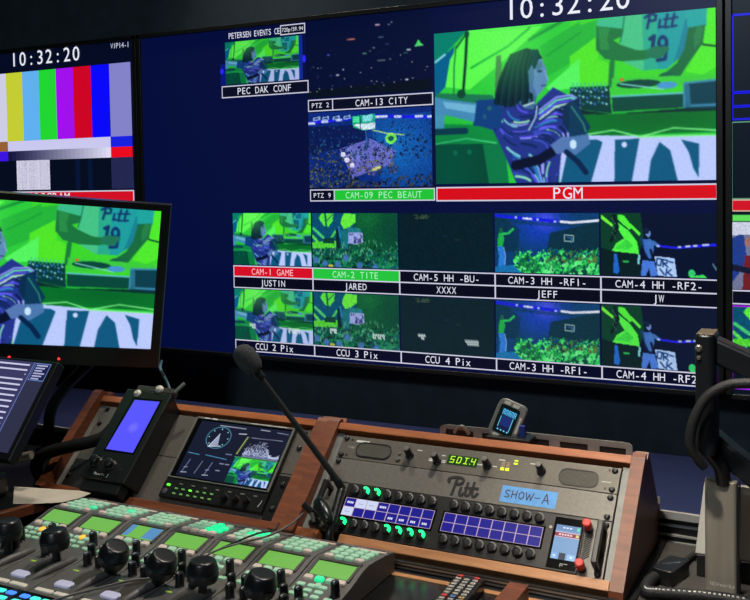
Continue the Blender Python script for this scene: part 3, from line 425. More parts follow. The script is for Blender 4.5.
ART=[('P',(45,205,60),[(-0.015,-0.227),(0.553,-0.124),(0.55,0.492),(-0.021,0.437)]),('P',(60,215,45),[(0.518,-0.131),(1.003,-0.043),(1.002,0.535),(0.514,0.55)]),('P',(0,128,108),[(-0.003,-0.026),(0.15,-0.024),(0.063,0.115),(-0.006,0.25)]),('P',(0,95,140),[(-0.005,0.216),(0.083,0.096),(0.061,0.334),(-0.007,0.438)]),('L',(150,220,240),0.007,[(0.006,0.191),(0.045,0.146)]),('P',(92,250,78),[(0.065,0.181),(0.13,0.016),(0.421,0.015),(0.264,0.229),(0.14,0.387),(0.045,0.359)]),('P',(92,250,88),[(0.13,0.016),(0.552,0.003),(0.552,-0.042),(0.13,-0.027)]),('L',(25,175,60),0.008,[(0.148,0.246),(0.29,0.126),(0.372,0.021)]),('P',(36,182,58),[(0.408,0.142),(0.552,0.011),(0.551,0.234),(0.425,0.343)]),('P',(36,182,58),[(0.505,0.053),(0.616,0.009),(0.616,0.107),(0.504,0.228)]),('L',(20,150,55),0.012,[(0.371,0.095),(0.517,-0.024)]),('L',(24,160,55),0.006,[(0.432,0.208),(0.552,0.08)]),('P',(80,230,40),[(0.516,0.219),(0.612,0.11),(0.615,0.253),(0.649,0.278),(0.655,0.42),(0.515,0.41)]),('P',(85,245,95),[(0.431,0.401),(0.551,0.234),(0.55,0.413),(0.443,0.429)]),('P',(25,120,80),[(0.007,0.395),(0.231,0.429),(0.243,0.527),(0.006,0.506)]),('L',(8,62,45),0.011,[(0.134,0.012),(0.126,0.211),(0.114,0.428)]),('L',(20,110,60),0.005,[(0.09,0.097),(0.081,0.227),(0.078,0.413)]),('L',(15,95,60),0.007,[(0.092,0.108),(0.133,0.016)]),('E',(10,70,50),0.108,0.41,0.017,0.029),('E',(12,70,50),0.133,0.027,0.009,0.025),('P',(80,235,45),[(0.967,-0.011),(1.003,-0.008),(1.003,0.342),(0.956,0.385),(0.903,0.359),(0.956,0.2)]),('L',(10,60,50),0.006,[(0.888,0.054),(0.904,0.124),(0.961,0.211),(1.003,0.226)]),('P',(30,158,160),[(0.702,-0.001),(0.856,-0.011),(0.967,-0.011),(0.967,0.105),(0.922,0.114),(0.903,0.251),(0.844,0.338),(0.762,0.336),(0.706,0.285),(0.69,0.162)]),('P',(70,195,135),[(0.702,-0.001),(0.763,-0.007),(0.77,0.154),(0.778,0.324),(0.762,0.336),(0.706,0.285),(0.69,0.162)]),('P',(40,172,140),[(0.763,-0.007),(0.81,-0.009),(0.814,0.16),(0.814,0.338),(0.77,0.333)]),('P',(24,130,150),[(0.904,0.056),(0.967,0.028),(0.922,0.114),(0.903,0.251),(0.866,0.305),(0.888,0.171)]),('P',(60,190,140),[(0.613,0.008),(0.707,-0.004),(0.701,0.087),(0.61,0.057)]),('P',(30,165,160),[(0.907,0.006),(0.972,-0.006),(0.97,0.106),(0.911,0.104)]),('L',(20,110,90),0.004,[(0.705,0.004),(0.699,0.093),(0.69,0.158)]),('L',(12,55,105),0.009,[(0.774,0.025),(0.791,0.002),(0.81,0.017),(0.807,0.044),(0.788,0.049)]),('L',(12,55,105),0.009,[(0.791,0.002),(0.781,0.088)]),('L',(12,55,105),0.008,[(0.823,0.047),(0.819,0.09),(0.83,0.087)]),('L',(12,55,105),0.008,[(0.847,0.017),(0.838,0.093),(0.851,0.091)]),('L',(12,55,105),0.008,[(0.869,0.017),(0.86,0.092),(0.875,0.087)]),('L',(12,55,105),0.007,[(0.836,0.045),(0.879,0.04)]),('L',(12,55,105),0.013,[(0.79,0.153),(0.803,0.139),(0.796,0.237)]),('E',(12,55,105),0.831,0.182,0.018,0.046),('E',(20,150,160),0.831,0.178,0.007,0.019),('L',(12,55,105),0.012,[(0.844,0.184),(0.839,0.278),(0.814,0.283)]),('P',(26,118,62),[(0.61,0.049),(0.701,0.079),(0.692,0.126),(0.667,0.143),(0.69,0.172),(0.746,0.214),(0.806,0.218),(0.803,0.262),(0.762,0.276),(0.701,0.276),(0.638,0.252),(0.607,0.191)]),('P',(40,140,70),[(0.615,0.054),(0.656,0.068),(0.647,0.135),(0.656,0.198),(0.623,0.193)]),('P',(24,108,62),[(0.967,0.096),(0.959,0.201),(0.903,0.34),(0.878,0.415),(0.844,0.393),(0.844,0.352),(0.876,0.307),(0.9,0.231),(0.914,0.107)]),('P',(38,128,74),[(0.941,0.101),(0.962,0.101),(0.953,0.19),(0.932,0.236),(0.93,0.158)]),('E',(30,118,86),0.81,0.235,0.033,0.036),('E',(30,118,86),0.836,0.219,0.017,0.017),('E',(22,96,72),0.844,0.401,0.031,0.046),('L',(20,90,66),0.006,[(0.828,0.4),(0.82,0.442)]),('L',(20,90,66),0.006,[(0.837,0.401),(0.833,0.444)]),('L',(20,90,66),0.006,[(0.847,0.402),(0.846,0.445)]),('L',(20,90,66),0.006,[(0.857,0.403),(0.859,0.446)]),('L',(25,125,60),0.018,[(0.663,0.275),(0.657,0.411)]),('P',(60,205,60),[(0.661,0.37),(0.961,0.386),(1.003,0.385),(1.003,0.439),(0.898,0.437),(0.66,0.472)]),('P',(5,58,58),[(0.515,0.41),(0.652,0.416),(0.66,0.584),(0.514,0.54)]),('E',(90,175,200),0.522,0.427,0.004,0.007),('E',(150,220,230),0.535,0.434,0.004,0.007),('E',(60,120,240),0.549,0.442,0.004,0.007),('E',(40,110,140),0.562,0.431,0.004,0.007),('E',(90,175,200),0.576,0.439,0.004,0.007),('E',(150,220,230),0.589,0.446,0.004,0.007),('E',(60,120,240),0.603,0.435,0.004,0.007),('E',(40,110,140),0.616,0.443,0.004,0.007),('E',(90,175,200),0.629,0.45,0.004,0.007),('E',(150,220,230),0.642,0.44,0.004,0.007),('E',(60,120,240),0.522,0.47,0.004,0.007),('E',(40,110,140),0.535,0.478,0.004,0.007),('E',(90,175,200),0.549,0.467,0.004,0.007),('E',(150,220,230),0.562,0.474,0.004,0.007),('E',(60,120,240),0.576,0.482,0.004,0.007),('E',(40,110,140),0.589,0.471,0.004,0.007),('E',(90,175,200),0.603,0.478,0.004,0.007),('E',(150,220,230),0.616,0.486,0.004,0.007),('E',(60,120,240),0.629,0.475,0.004,0.007),('E',(40,110,140),0.642,0.482,0.004,0.007),('E',(90,175,200),0.521,0.514,0.004,0.007),('E',(150,220,230),0.535,0.503,0.004,0.007),('E',(60,120,240),0.549,0.51,0.004,0.007),('E',(40,110,140),0.562,0.518,0.004,0.007),('E',(90,175,200),0.576,0.506,0.004,0.007),('E',(150,220,230),0.589,0.514,0.004,0.007),('E',(60,120,240),0.602,0.521,0.004,0.007),('E',(40,110,140),0.616,0.51,0.004,0.007),('E',(90,175,200),0.629,0.518,0.004,0.007),('E',(150,220,230),0.642,0.525,0.004,0.007),('L',(60,190,150),0.004,[(0.527,0.386),(0.527,0.419)]),('L',(60,190,150),0.004,[(0.541,0.388),(0.541,0.421)]),('L',(60,190,150),0.004,[(0.555,0.389),(0.555,0.422)]),('L',(60,190,150),0.004,[(0.569,0.391),(0.569,0.424)]),('L',(60,190,150),0.004,[(0.583,0.392),(0.583,0.425)]),('L',(60,190,150),0.004,[(0.597,0.394),(0.597,0.427)]),('L',(60,190,150),0.004,[(0.611,0.395),(0.611,0.428)]),('L',(60,190,150),0.004,[(0.625,0.397),(0.625,0.43)]),('L',(60,190,150),0.004,[(0.639,0.398),(0.639,0.431)]),('P',(6,72,60),[(0.66,0.482),(0.9,0.482),(0.899,0.569),(0.663,0.574)]),('L',(95,195,200),0.006,[(0.66,0.482),(0.9,0.484)]),('E',(8,70,58),0.75,0.415,0.073,0.025),('L',(140,220,220),0.004,[(0.689,0.408),(0.833,0.456)]),('E',(70,150,210),0.844,0.433,0.033,0.021),('E',(255,60,40),0.695,0.384,0.006,0.008),('P',(8,62,78),[(0.9,0.427),(1.003,0.419),(1.002,0.584),(0.899,0.575)]),('L',(60,140,170),0.007,[(0.899,0.575),(0.9,0.427),(1.003,0.419)]),('L',(60,130,170),0.009,[(0.899,0.561),(1.002,0.562)]),('L',(40,110,140),0.017,[(0.908,0.448),(0.912,0.556)]),('P',(8,40,45),[(0.514,0.54),(0.66,0.588),(0.897,0.574),(1.002,0.584),(1.002,0.613),(0.514,0.592)]),('P',(6,118,42),[(0.514,0.582),(1.002,0.597),(1.002,0.719),(0.513,0.721)]),('P',(10,140,62),[(-0.003,0.598),(0.255,0.624),(0.278,1.024),(-0.007,1.017)]),('P',(0,70,52),[(-0.002,0.732),(0.231,0.741),(0.233,1.023),(-0.004,1.017)]),('P',(8,120,70),[(0.19,0.743),(0.273,0.744),(0.29,1.024),(0.214,1.022)]),('L',(70,210,130),0.005,[(0.004,0.732),(0.125,0.702),(0.241,0.738)]),('E',(10,110,80),0.081,0.794,0.009,0.017),('E',(10,110,80),0.137,0.792,0.009,0.017),('P',(70,150,190),[(0.0,0.483),(0.04,0.487),(0.038,0.663),(-0.001,0.661)]),('L',(6,50,75),0.024,[(0.004,0.652),(0.122,0.652)]),('P',(186,202,255),[(0.477,0.746),(0.584,0.711),(0.755,0.728),(1.002,0.737),(1.002,1.04),(0.476,1.028)]),('P',(12,88,128),[(0.513,0.737),(0.609,0.739),(0.628,0.755),(0.582,1.031),(0.476,1.028)]),('P',(12,88,128),[(0.67,0.743),(0.753,0.742),(0.723,1.034),(0.667,1.033)]),('E',(200,215,255),0.702,0.776,0.009,0.017),('P',(12,88,128),[(0.819,0.766),(0.854,0.818),(0.883,1.038),(0.778,1.035),(0.79,0.875)]),('P',(12,88,128),[(0.889,0.757),(0.946,0.784),(0.945,0.984),(0.928,0.93),(0.913,0.831)]),('L',(130,245,140),0.005,[(0.561,0.709),(0.665,0.686),(0.755,0.732),(0.865,0.686),(1.002,0.71)]),('L',(130,245,140),0.005,[(0.755,0.732),(1.002,0.737)]),('P',(60,120,70),[(0.245,0.183),(0.264,0.175),(0.269,0.465),(0.237,0.461)]),('P',(34,52,138),[(0.166,0.465),(0.307,0.479),(0.381,0.522),(0.455,0.403),(0.55,0.502),(0.549,0.75),(0.483,0.809),(0.47,1.028),(0.322,1.025),(0.269,0.797),(0.229,0.655),(0.154,0.61)]),('L',(40,130,190),0.006,[(0.286,0.54),(0.291,0.558),(0.298,0.574),(0.306,0.586),(0.317,0.595),(0.328,0.6)]),('L',(90,80,235),0.009,[(0.236,0.493),(0.233,0.512),(0.232,0.531),(0.232,0.55),(0.234,0.57),(0.237,0.589)]),('L',(60,80,200),0.005,[(0.381,0.679),(0.391,0.674),(0.402,0.67),(0.413,0.666),(0.423,0.663),(0.434,0.662)]),('L',(92,80,240),0.008,[(0.241,0.594),(0.245,0.612),(0.25,0.63),(0.255,0.647),(0.262,0.663),(0.269,0.679)]),('L',(20,44,110),0.009,[(0.261,0.634),(0.268,0.65),(0.276,0.664),(0.285,0.677),(0.294,0.687),(0.305,0.695)]),('L',(160,165,255),0.006,[(0.488,0.693),(0.493,0.71),(0.495,0.729)]),('L',(10,30,75),0.006,[(0.337,0.619),(0.348,0.617),(0.359,0.612),(0.369,0.606),(0.379,0.599),(0.389,0.592)]),('L',(12,36,90),0.007,[(0.487,0.51),(0.496,0.521),(0.504,0.534),(0.511,0.548),(0.518,0.563),(0.524,0.579)]),('L',(12,36,90),0.006,[(0.271,0.704),(0.279,0.719),(0.287,0.731),(0.296,0.743),(0.306,0.753),(0.317,0.761)]),('L',(60,80,200),0.004,[(0.259,0.642),(0.266,0.658),(0.274,0.672),(0.283,0.685),(0.293,0.696),(0.303,0.705)]),('L',(20,44,110),0.006,[(0.379,0.825),(0.386,0.84),(0.392,0.857),(0.396,0.875),(0.399,0.893),(0.402,0.912)]),('L',(20,44,110),0.007,[(0.299,0.671),(0.309,0.678),(0.32,0.682),(0.332,0.683),(0.343,0.682),(0.354,0.679)]),('L',(150,225,190),0.004,[(0.419,0.6),(0.429,0.594),(0.44,0.589),(0.45,0.586),(0.461,0.585),(0.472,0.587)]),('L',(60,80,200),0.007,[(0.225,0.6),(0.229,0.619),(0.232,0.638)]),('L',(8,25,60),0.005,[(0.493,0.568),(0.502,0.579),(0.51,0.592),(0.517,0.607),(0.523,0.623),(0.528,0.64)]),('L',(150,225,190),0.005,[(0.432,0.666),(0.443,0.668),(0.454,0.672),(0.463,0.681),(0.472,0.692),(0.479,0.708)]),('L',(10,30,75),0.009,[(0.479,0.652),(0.487,0.664),(0.494,0.679),(0.499,0.696),(0.502,0.714),(0.503,0.733)]),('L',(160,165,255),0.009,[(0.304,0.617),(0.315,0.624),(0.326,0.627),(0.337,0.627),(0.348,0.624),(0.359,0.619)]),('L',(92,80,240),0.006,[(0.318,0.495),(0.323,0.513),(0.329,0.529),(0.338,0.541),(0.349,0.549),(0.36,0.553)]),('L',(12,36,90),0.007,[(0.327,0.903),(0.338,0.91),(0.348,0.919),(0.357,0.929),(0.366,0.941),(0.374,0.954)]),('L',(10,30,75),0.004,[(0.354,0.599),(0.365,0.595),(0.375,0.589),(0.386,0.582),(0.396,0.576),(0.406,0.569)]),('L',(92,80,240),0.007,[(0.433,0.577),(0.444,0.573),(0.454,0.571),(0.465,0.571),(0.476,0.575),(0.486,0.581)]),('L',(92,80,240),0.004,[(0.401,0.661),(0.412,0.656),(0.423,0.652),(0.433,0.649),(0.444,0.649),(0.455,0.651)]),('L',(40,130,190),0.007,[(0.382,0.89),(0.388,0.906),(0.392,0.924),(0.396,0.942),(0.4,0.96),(0.404,0.978)]),('L',(120,200,210),0.006,[(0.273,0.59),(0.28,0.606),(0.289,0.619),(0.299,0.629),(0.309,0.637),(0.32,0.64)]),('L',(10,30,75),0.006,[(0.423,0.716),(0.433,0.725),(0.441,0.737),(0.447,0.753),(0.451,0.771),(0.452,0.789)]),('L',(40,130,190),0.009,[(0.381,0.889),(0.387,0.906),(0.391,0.923),(0.395,0.941),(0.399,0.959),(0.403,0.977)]),('L',(150,225,190),0.007,[(0.254,0.511),(0.253,0.53),(0.253,0.549),(0.256,0.569),(0.26,0.587),(0.265,0.604)]),('L',(20,44,110),0.004,[(0.424,0.9),(0.422,0.919),(0.421,0.938),(0.421,0.957),(0.422,0.976),(0.423,0.994)]),('L',(160,165,255),0.009,[(0.336,0.712),(0.347,0.712),(0.358,0.712),(0.369,0.711),(0.381,0.71),(0.392,0.709)]),('L',(140,220,190),0.006,[(0.513,0.677),(0.516,0.695),(0.517,0.713),(0.517,0.732)]),('L',(40,130,190),0.007,[(0.505,0.665),(0.51,0.682),(0.513,0.7),(0.514,0.719)]),('L',(12,36,90),0.006,[(0.424,0.847),(0.423,0.866),(0.422,0.884),(0.42,0.903),(0.419,0.922),(0.419,0.941)]),('L',(12,36,90),0.009,[(0.337,0.746),(0.348,0.75),(0.359,0.754),(0.37,0.758),(0.381,0.765),(0.391,0.773)]),('L',(160,165,255),0.004,[(0.431,0.524),(0.441,0.523),(0.452,0.524),(0.463,0.527),(0.474,0.531),(0.484,0.538)]),('L',(40,130,190),0.005,[(0.396,0.876),(0.399,0.895),(0.401,0.913),(0.404,0.932),(0.406,0.951),(0.409,0.969)]),('L',(40,130,190),0.008,[(0.411,0.629),(0.421,0.623),(0.431,0.617),(0.442,0.613),(0.453,0.611),(0.464,0.612)]),('L',(90,80,235),0.004,[(0.466,0.945),(0.463,0.964),(0.461,0.982),(0.461,1.001)]),('L',(160,165,255),0.006,[(0.522,0.59),(0.527,0.607),(0.532,0.624),(0.536,0.641)]),('L',(60,80,200),0.004,[(0.394,0.628),(0.404,0.62),(0.414,0.612),(0.424,0.605),(0.435,0.6),(0.445,0.596)]),('L',(90,80,235),0.009,[(0.326,0.884),(0.337,0.893),(0.346,0.902),(0.356,0.912),(0.365,0.924),(0.373,0.938)]),('L',(104,96,250),0.004,[(0.306,0.667),(0.317,0.672),(0.328,0.673),(0.339,0.673),(0.35,0.67),(0.361,0.665)]),('L',(60,80,200),0.009,[(0.388,0.69),(0.399,0.688),(0.41,0.686),(0.421,0.686),(0.432,0.688),(0.443,0.693)]),('L',(40,130,190),0.004,[(0.335,0.88),(0.345,0.89),(0.354,0.9),(0.363,0.912),(0.371,0.926),(0.379,0.94)]),('L',(20,44,110),0.008,[(0.378,0.716),(0.389,0.717),(0.4,0.719),(0.411,0.723),(0.421,0.729),(0.43,0.74)]),('L',(120,200,210),0.006,[(0.418,0.97),(0.419,0.989),(0.421,1.008)]),('L',(8,25,60),0.005,[(0.473,0.589),(0.483,0.594),(0.493,0.603),(0.502,0.614),(0.509,0.628),(0.516,0.644)]),('L',(12,36,90),0.004,[(0.444,0.505),(0.455,0.508),(0.466,0.513),(0.476,0.519),(0.486,0.527),(0.495,0.537)]),('L',(10,30,75),0.006,[(0.37,0.534),(0.381,0.536),(0.392,0.535),(0.403,0.534),(0.414,0.532),(0.424,0.529)]),('L',(8,25,60),0.009,[(0.305,0.607),(0.315,0.614),(0.327,0.617),(0.338,0.618),(0.349,0.615),(0.36,0.611)]),('L',(160,165,255),0.009,[(0.415,0.842),(0.416,0.861),(0.416,0.88),(0.415,0.899),(0.415,0.918),(0.415,0.937)]),('L',(60,80,200),0.009,[(0.387,0.959),(0.393,0.975),(0.398,0.992),(0.403,1.009)]),('L',(60,80,200),0.006,[(0.307,0.935),(0.318,0.937),(0.329,0.941),(0.34,0.946),(0.351,0.953),(0.36,0.962)]),('L',(12,36,90),0.008,[(0.413,0.697),(0.424,0.7),(0.434,0.705),(0.444,0.715),(0.452,0.728),(0.458,0.744)]),('L',(8,25,60),0.006,[(0.327,0.83),(0.336,0.84),(0.346,0.85),(0.355,0.861),(0.364,0.874),(0.372,0.888)]),('L',(160,165,255),0.005,[(0.408,0.841),(0.41,0.859),(0.411,0.878),(0.412,0.897),(0.412,0.916),(0.413,0.935)]),('L',(160,165,255),0.008,[(0.506,0.694),(0.508,0.712),(0.508,0.731)]),('L',(104,96,250),0.006,[(0.43,0.947),(0.429,0.966),(0.429,0.985),(0.43,1.004)]),('L',(140,220,190),0.006,[(0.517,0.599),(0.523,0.614),(0.528,0.631),(0.532,0.649),(0.536,0.666)]),('L',(120,200,210),0.008,[(0.499,0.626),(0.507,0.64),(0.513,0.656),(0.517,0.673),(0.52,0.691),(0.522,0.709)]),('L',(150,225,190),0.007,[(0.31,0.608),(0.321,0.613),(0.332,0.615),(0.344,0.614),(0.355,0.611),(0.365,0.605)]),('L',(60,80,200),0.006,[(0.384,0.726),(0.395,0.729),(0.405,0.733),(0.415,0.741),(0.424,0.753),(0.431,0.767)]),('L',(12,36,90),0.006,[(0.339,0.91),(0.349,0.919),(0.359,0.929),(0.367,0.941),(0.376,0.955),(0.383,0.969)]),('L',(90,80,235),0.006,[(0.404,0.626),(0.413,0.618),(0.424,0.611),(0.434,0.606),(0.445,0.602),(0.455,0.6)]),('L',(40,130,190),0.009,[(0.393,0.917),(0.397,0.935),(0.4,0.953),(0.404,0.971),(0.407,0.989),(0.411,1.007)]),('L',(104,96,250),0.006,[(0.415,0.578),(0.426,0.572),(0.436,0.567),(0.447,0.564),(0.458,0.563),(0.468,0.564)]),('L',(104,96,250),0.008,[(0.409,0.657),(0.419,0.652),(0.43,0.649),(0.441,0.648),(0.452,0.649),(0.462,0.653)]),('L',(120,200,210),0.009,[(0.367,0.821),(0.376,0.834),(0.383,0.848),(0.389,0.865),(0.393,0.882),(0.397,0.901)]),('L',(10,30,75),0.004,[(0.466,0.579),(0.477,0.583),(0.487,0.589),(0.496,0.599),(0.505,0.611),(0.512,0.625)]),('L',(40,130,190),0.008,[(0.25,0.508),(0.249,0.528),(0.249,0.547),(0.251,0.566),(0.255,0.585),(0.26,0.603)]),('L',(90,80,235),0.005,[(0.433,0.777),(0.436,0.795),(0.437,0.814),(0.436,0.833),(0.434,0.852),(0.431,0.87)]),('L',(104,96,250),0.005,[(0.383,0.576),(0.393,0.57),(0.403,0.564),(0.414,0.558),(0.424,0.553),(0.435,0.549)]),('L',(12,36,90),0.004,[(0.522,0.55),(0.527,0.567),(0.531,0.584),(0.536,0.601)]),('L',(140,220,190),0.006,[(0.44,0.87),(0.436,0.888),(0.432,0.906),(0.43,0.924),(0.428,0.943),(0.427,0.962)]),('L',(20,44,110),0.009,[(0.393,0.849),(0.397,0.867),(0.4,0.885),(0.402,0.904),(0.404,0.923),(0.406,0.942)]),('L',(12,36,90),0.007,[(0.333,0.575),(0.344,0.579),(0.355,0.579),(0.366,0.576),(0.377,0.572),(0.388,0.567)]),('L',(40,130,190),0.005,[(0.387,0.65),(0.397,0.643),(0.407,0.636),(0.417,0.629),(0.427,0.624),(0.438,0.619)]),('L',(92,80,240),0.005,[(0.336,0.708),(0.347,0.708),(0.358,0.707),(0.369,0.706),(0.38,0.704),(0.391,0.703)]),('L',(60,80,200),0.004,[(0.432,0.654),(0.443,0.654),(0.454,0.657),(0.465,0.663),(0.474,0.673),(0.482,0.686)]),('L',(120,200,210),0.009,[(0.283,0.772),(0.291,0.785),(0.3,0.798),(0.309,0.809),(0.319,0.819),(0.329,0.829)]),('L',(120,200,210),0.009,[(0.383,0.946),(0.389,0.963),(0.394,0.979),(0.399,0.996)]),('L',(20,44,110),0.006,[(0.441,0.966),(0.44,0.985),(0.44,1.004)]),('L',(40,130,190),0.007,[(0.307,0.821),(0.317,0.832),(0.327,0.841),(0.337,0.851),(0.346,0.861),(0.355,0.873)]),('L',(160,165,255),0.005,[(0.399,0.905),(0.401,0.923),(0.404,0.942),(0.406,0.96),(0.409,0.979),(0.412,0.997)]),('L',(10,30,75),0.009,[(0.476,0.547),(0.486,0.554),(0.496,0.563),(0.504,0.575),(0.512,0.588),(0.519,0.603)]),('L',(104,96,250),0.005,[(0.533,0.686),(0.534,0.705),(0.534,0.723)]),('L',(140,220,190),0.004,[(0.445,0.522),(0.455,0.523),(0.466,0.527),(0.477,0.532),(0.487,0.54),(0.496,0.55)]),('L',(20,44,110),0.005,[(0.465,0.961),(0.463,0.979),(0.463,0.998)]),('L',(90,80,235),0.009,[(0.375,0.948),(0.382,0.963),(0.388,0.978),(0.394,0.994)]),('L',(12,36,90),0.007,[(0.229,0.599),(0.232,0.618),(0.236,0.636),(0.24,0.655)]),('L',(20,44,110),0.006,[(0.325,0.947),(0.336,0.951),(0.347,0.956),(0.357,0.964),(0.367,0.974),(0.375,0.987)]),('L',(40,130,190),0.006,[(0.41,0.516),(0.421,0.516),(0.432,0.516),(0.443,0.517),(0.453,0.519),(0.464,0.522)]),('L',(60,80,200),0.005,[(0.305,0.844),(0.315,0.854),(0.325,0.863),(0.335,0.872),(0.344,0.882),(0.354,0.893)]),('L',(10,30,75),0.004,[(0.441,0.664),(0.452,0.668),(0.462,0.675),(0.471,0.686),(0.479,0.7),(0.484,0.717)]),('L',(140,220,190),0.009,[(0.315,0.956),(0.327,0.957),(0.338,0.961),(0.349,0.966),(0.359,0.974),(0.368,0.984)]),('L',(10,30,75),0.005,[(0.342,0.876),(0.352,0.887),(0.361,0.898),(0.369,0.912),(0.376,0.926),(0.383,0.942)]),('L',(12,36,90),0.007,[(0.379,0.511),(0.39,0.516),(0.401,0.518),(0.412,0.518),(0.423,0.518),(0.433,0.518)]),('L',(150,160,255),0.006,[(0.405,0.541),(0.467,0.467),(0.52,0.458),(0.55,0.492)]),('L',(120,235,190),0.006,[(0.405,0.56),(0.467,0.486),(0.52,0.474),(0.55,0.508)]),('L',(90,80,240),0.006,[(0.405,0.579),(0.466,0.504),(0.52,0.491),(0.55,0.525)]),('L',(190,235,200),0.006,[(0.405,0.598),(0.466,0.523),(0.52,0.507),(0.55,0.541)]),('L',(20,40,90),0.006,[(0.405,0.617),(0.466,0.542),(0.52,0.524),(0.55,0.558)]),('P',(12,62,125),[(0.166,0.459),(0.25,0.454),(0.271,0.529),(0.257,0.652),(0.152,0.619)]),('E',(40,100,110),0.217,0.513,0.009,0.015),('E',(30,90,120),0.198,0.566,0.007,0.017),('P',(4,35,45),[(0.311,0.171),(0.359,0.146),(0.402,0.173),(0.417,0.217),(0.385,0.255),(0.367,0.347),(0.35,0.472),(0.3,0.514),(0.233,0.487),(0.244,0.398),(0.254,0.334),(0.281,0.231)]),('P',(92,138,185),[(0.377,0.239),(0.414,0.218),(0.43,0.281),(0.436,0.355),(0.426,0.4),(0.396,0.456),(0.359,0.414),(0.365,0.294)]),('P',(62,105,150),[(0.345,0.404),(0.396,0.456),(0.383,0.539),(0.35,0.525),(0.329,0.492)]),('E',(30,60,90),0.407,0.299,0.009,0.008),('L',(60,70,120),0.005,[(0.413,0.39),(0.428,0.388)]),('E',(190,230,240),0.337,0.359,0.006,0.011),('P',(70,110,150),[(0.392,0.256),(0.412,0.231),(0.417,0.269),(0.397,0.298)]),('L',(5,38,50),0.009,[(0.302,0.182),(0.279,0.263),(0.253,0.381),(0.242,0.49)]),('L',(3,30,42),0.009,[(0.308,0.18),(0.285,0.263),(0.261,0.382),(0.251,0.488)]),('L',(9,50,62),0.009,[(0.313,0.178),(0.291,0.264),(0.27,0.383),(0.26,0.488)]),('L',(5,38,50),0.009,[(0.318,0.176),(0.297,0.265),(0.278,0.384),(0.27,0.47)]),('L',(3,30,42),0.009,[(0.323,0.174),(0.303,0.266),(0.286,0.385),(0.278,0.509)]),('L',(9,50,62),0.009,[(0.329,0.172),(0.309,0.266),(0.295,0.386),(0.288,0.5)]),('L',(5,38,50),0.009,[(0.334,0.171),(0.315,0.267),(0.303,0.387),(0.297,0.491)]),('L',(3,30,42),0.009,[(0.339,0.169),(0.321,0.268),(0.311,0.388),(0.306,0.497)]),('L',(9,50,62),0.009,[(0.344,0.167),(0.327,0.268),(0.32,0.389),(0.315,0.512)]),('L',(5,38,50),0.009,[(0.35,0.17),(0.333,0.269),(0.328,0.389),(0.324,0.472)]),('L',(3,30,42),0.009,[(0.355,0.173),(0.339,0.27),(0.336,0.39),(0.333,0.471)]),('L',(9,50,62),0.009,[(0.36,0.177),(0.345,0.271),(0.344,0.391),(0.342,0.497)]),('L',(5,38,50),0.009,[(0.365,0.18),(0.351,0.271),(0.352,0.392),(0.351,0.505)]),('L',(3,30,42),0.009,[(0.37,0.183),(0.357,0.272),(0.361,0.393),(0.36,0.499)]),('L',(9,50,62),0.009,[(0.375,0.186),(0.363,0.273),(0.369,0.394),(0.369,0.462)]),('L',(5,38,50),0.009,[(0.381,0.19),(0.369,0.274),(0.377,0.395),(0.377,0.496)]),('L',(6,44,56),0.007,[(0.371,0.162),(0.385,0.202),(0.378,0.243)]),('L',(12,60,72),0.007,[(0.378,0.163),(0.39,0.203),(0.38,0.252)]),('L',(6,44,56),0.007,[(0.386,0.164),(0.395,0.203),(0.383,0.261)]),('L',(12,60,72),0.007,[(0.393,0.165),(0.4,0.204),(0.385,0.269)]),('L',(6,44,56),0.007,[(0.4,0.166),(0.405,0.205),(0.387,0.278)]),('P',(70,112,160),[(0.365,0.294),(0.377,0.253),(0.385,0.297),(0.384,0.396),(0.396,0.452),(0.369,0.424)]),('L',(120,165,205),0.006,[(0.426,0.3),(0.436,0.355)]),('L',(190,225,225),0.006,[(0.348,0.51),(0.384,0.492)]),('L',(170,210,220),0.005,[(0.396,0.515),(0.391,0.582),(0.365,0.664)]),('P',(68,140,185),[(0.001,0.421),(0.06,0.444),(0.168,0.477),(0.157,0.597),(0.059,0.55),(-0.0,0.538)]),('P',(110,180,215),[(0.033,0.453),(0.163,0.489),(0.16,0.541),(0.046,0.498)]),('P',(8,45,80),[(0.49,0.523),(0.55,0.471),(0.549,0.74),(0.513,0.696),(0.487,0.631)]),('P',(8,55,88),[(0.512,0.488),(0.538,0.515),(0.587,0.66),(0.566,0.724),(0.511,0.737)]),('L',(50,140,120),0.005,[(0.52,0.53),(0.561,0.637),(0.57,0.689)]),('L',(4,15,45),0.035,[(0.314,0.885),(0.404,0.853),(0.453,0.801)]),('P',(85,120,180),[(0.443,0.764),(0.487,0.711),(0.549,0.735),(0.548,0.802),(0.465,0.822)]),('P',(75,120,175),[(0.508,0.716),(0.578,0.704),(0.586,0.762),(0.536,0.826),(0.508,0.841)]),('E',(200,230,255),0.525,0.763,0.012,0.029),('L',(5,35,75),0.019,[(0.501,0.81),(0.542,0.874),(0.569,0.939)])]
# ================================================================== THE ROOM
def structure(name, mb, m, **k): return tag(mb.build(name, m, None, **k), kind='structure')
structure('floor', MB().box(-4.2,2.4,-2.6,2.1,-.1,0), FLOOR)
structure('wall_back', MB().box(-4.2,2.4,1.985,2.1,0,2.7), WALL)
structure('wall_left', MB().box(-4.3,-4.2,-2.6,2.1,0,2.7), WALL)
structure('wall_right', MB().box(2.4,2.5,-2.6,2.1,0,2.7), WALL)
structure('wall_front', MB().box(-4.2,2.4,-2.7,-2.6,0,2.7), WALL)
structure('ceiling', MB().box(-4.2,2.4,-2.6,2.1,2.7,2.8), CEIL)
structure('trim_1', MB().box(-4.2,2.4,1.97,1.985,0,.1), BLACKM)

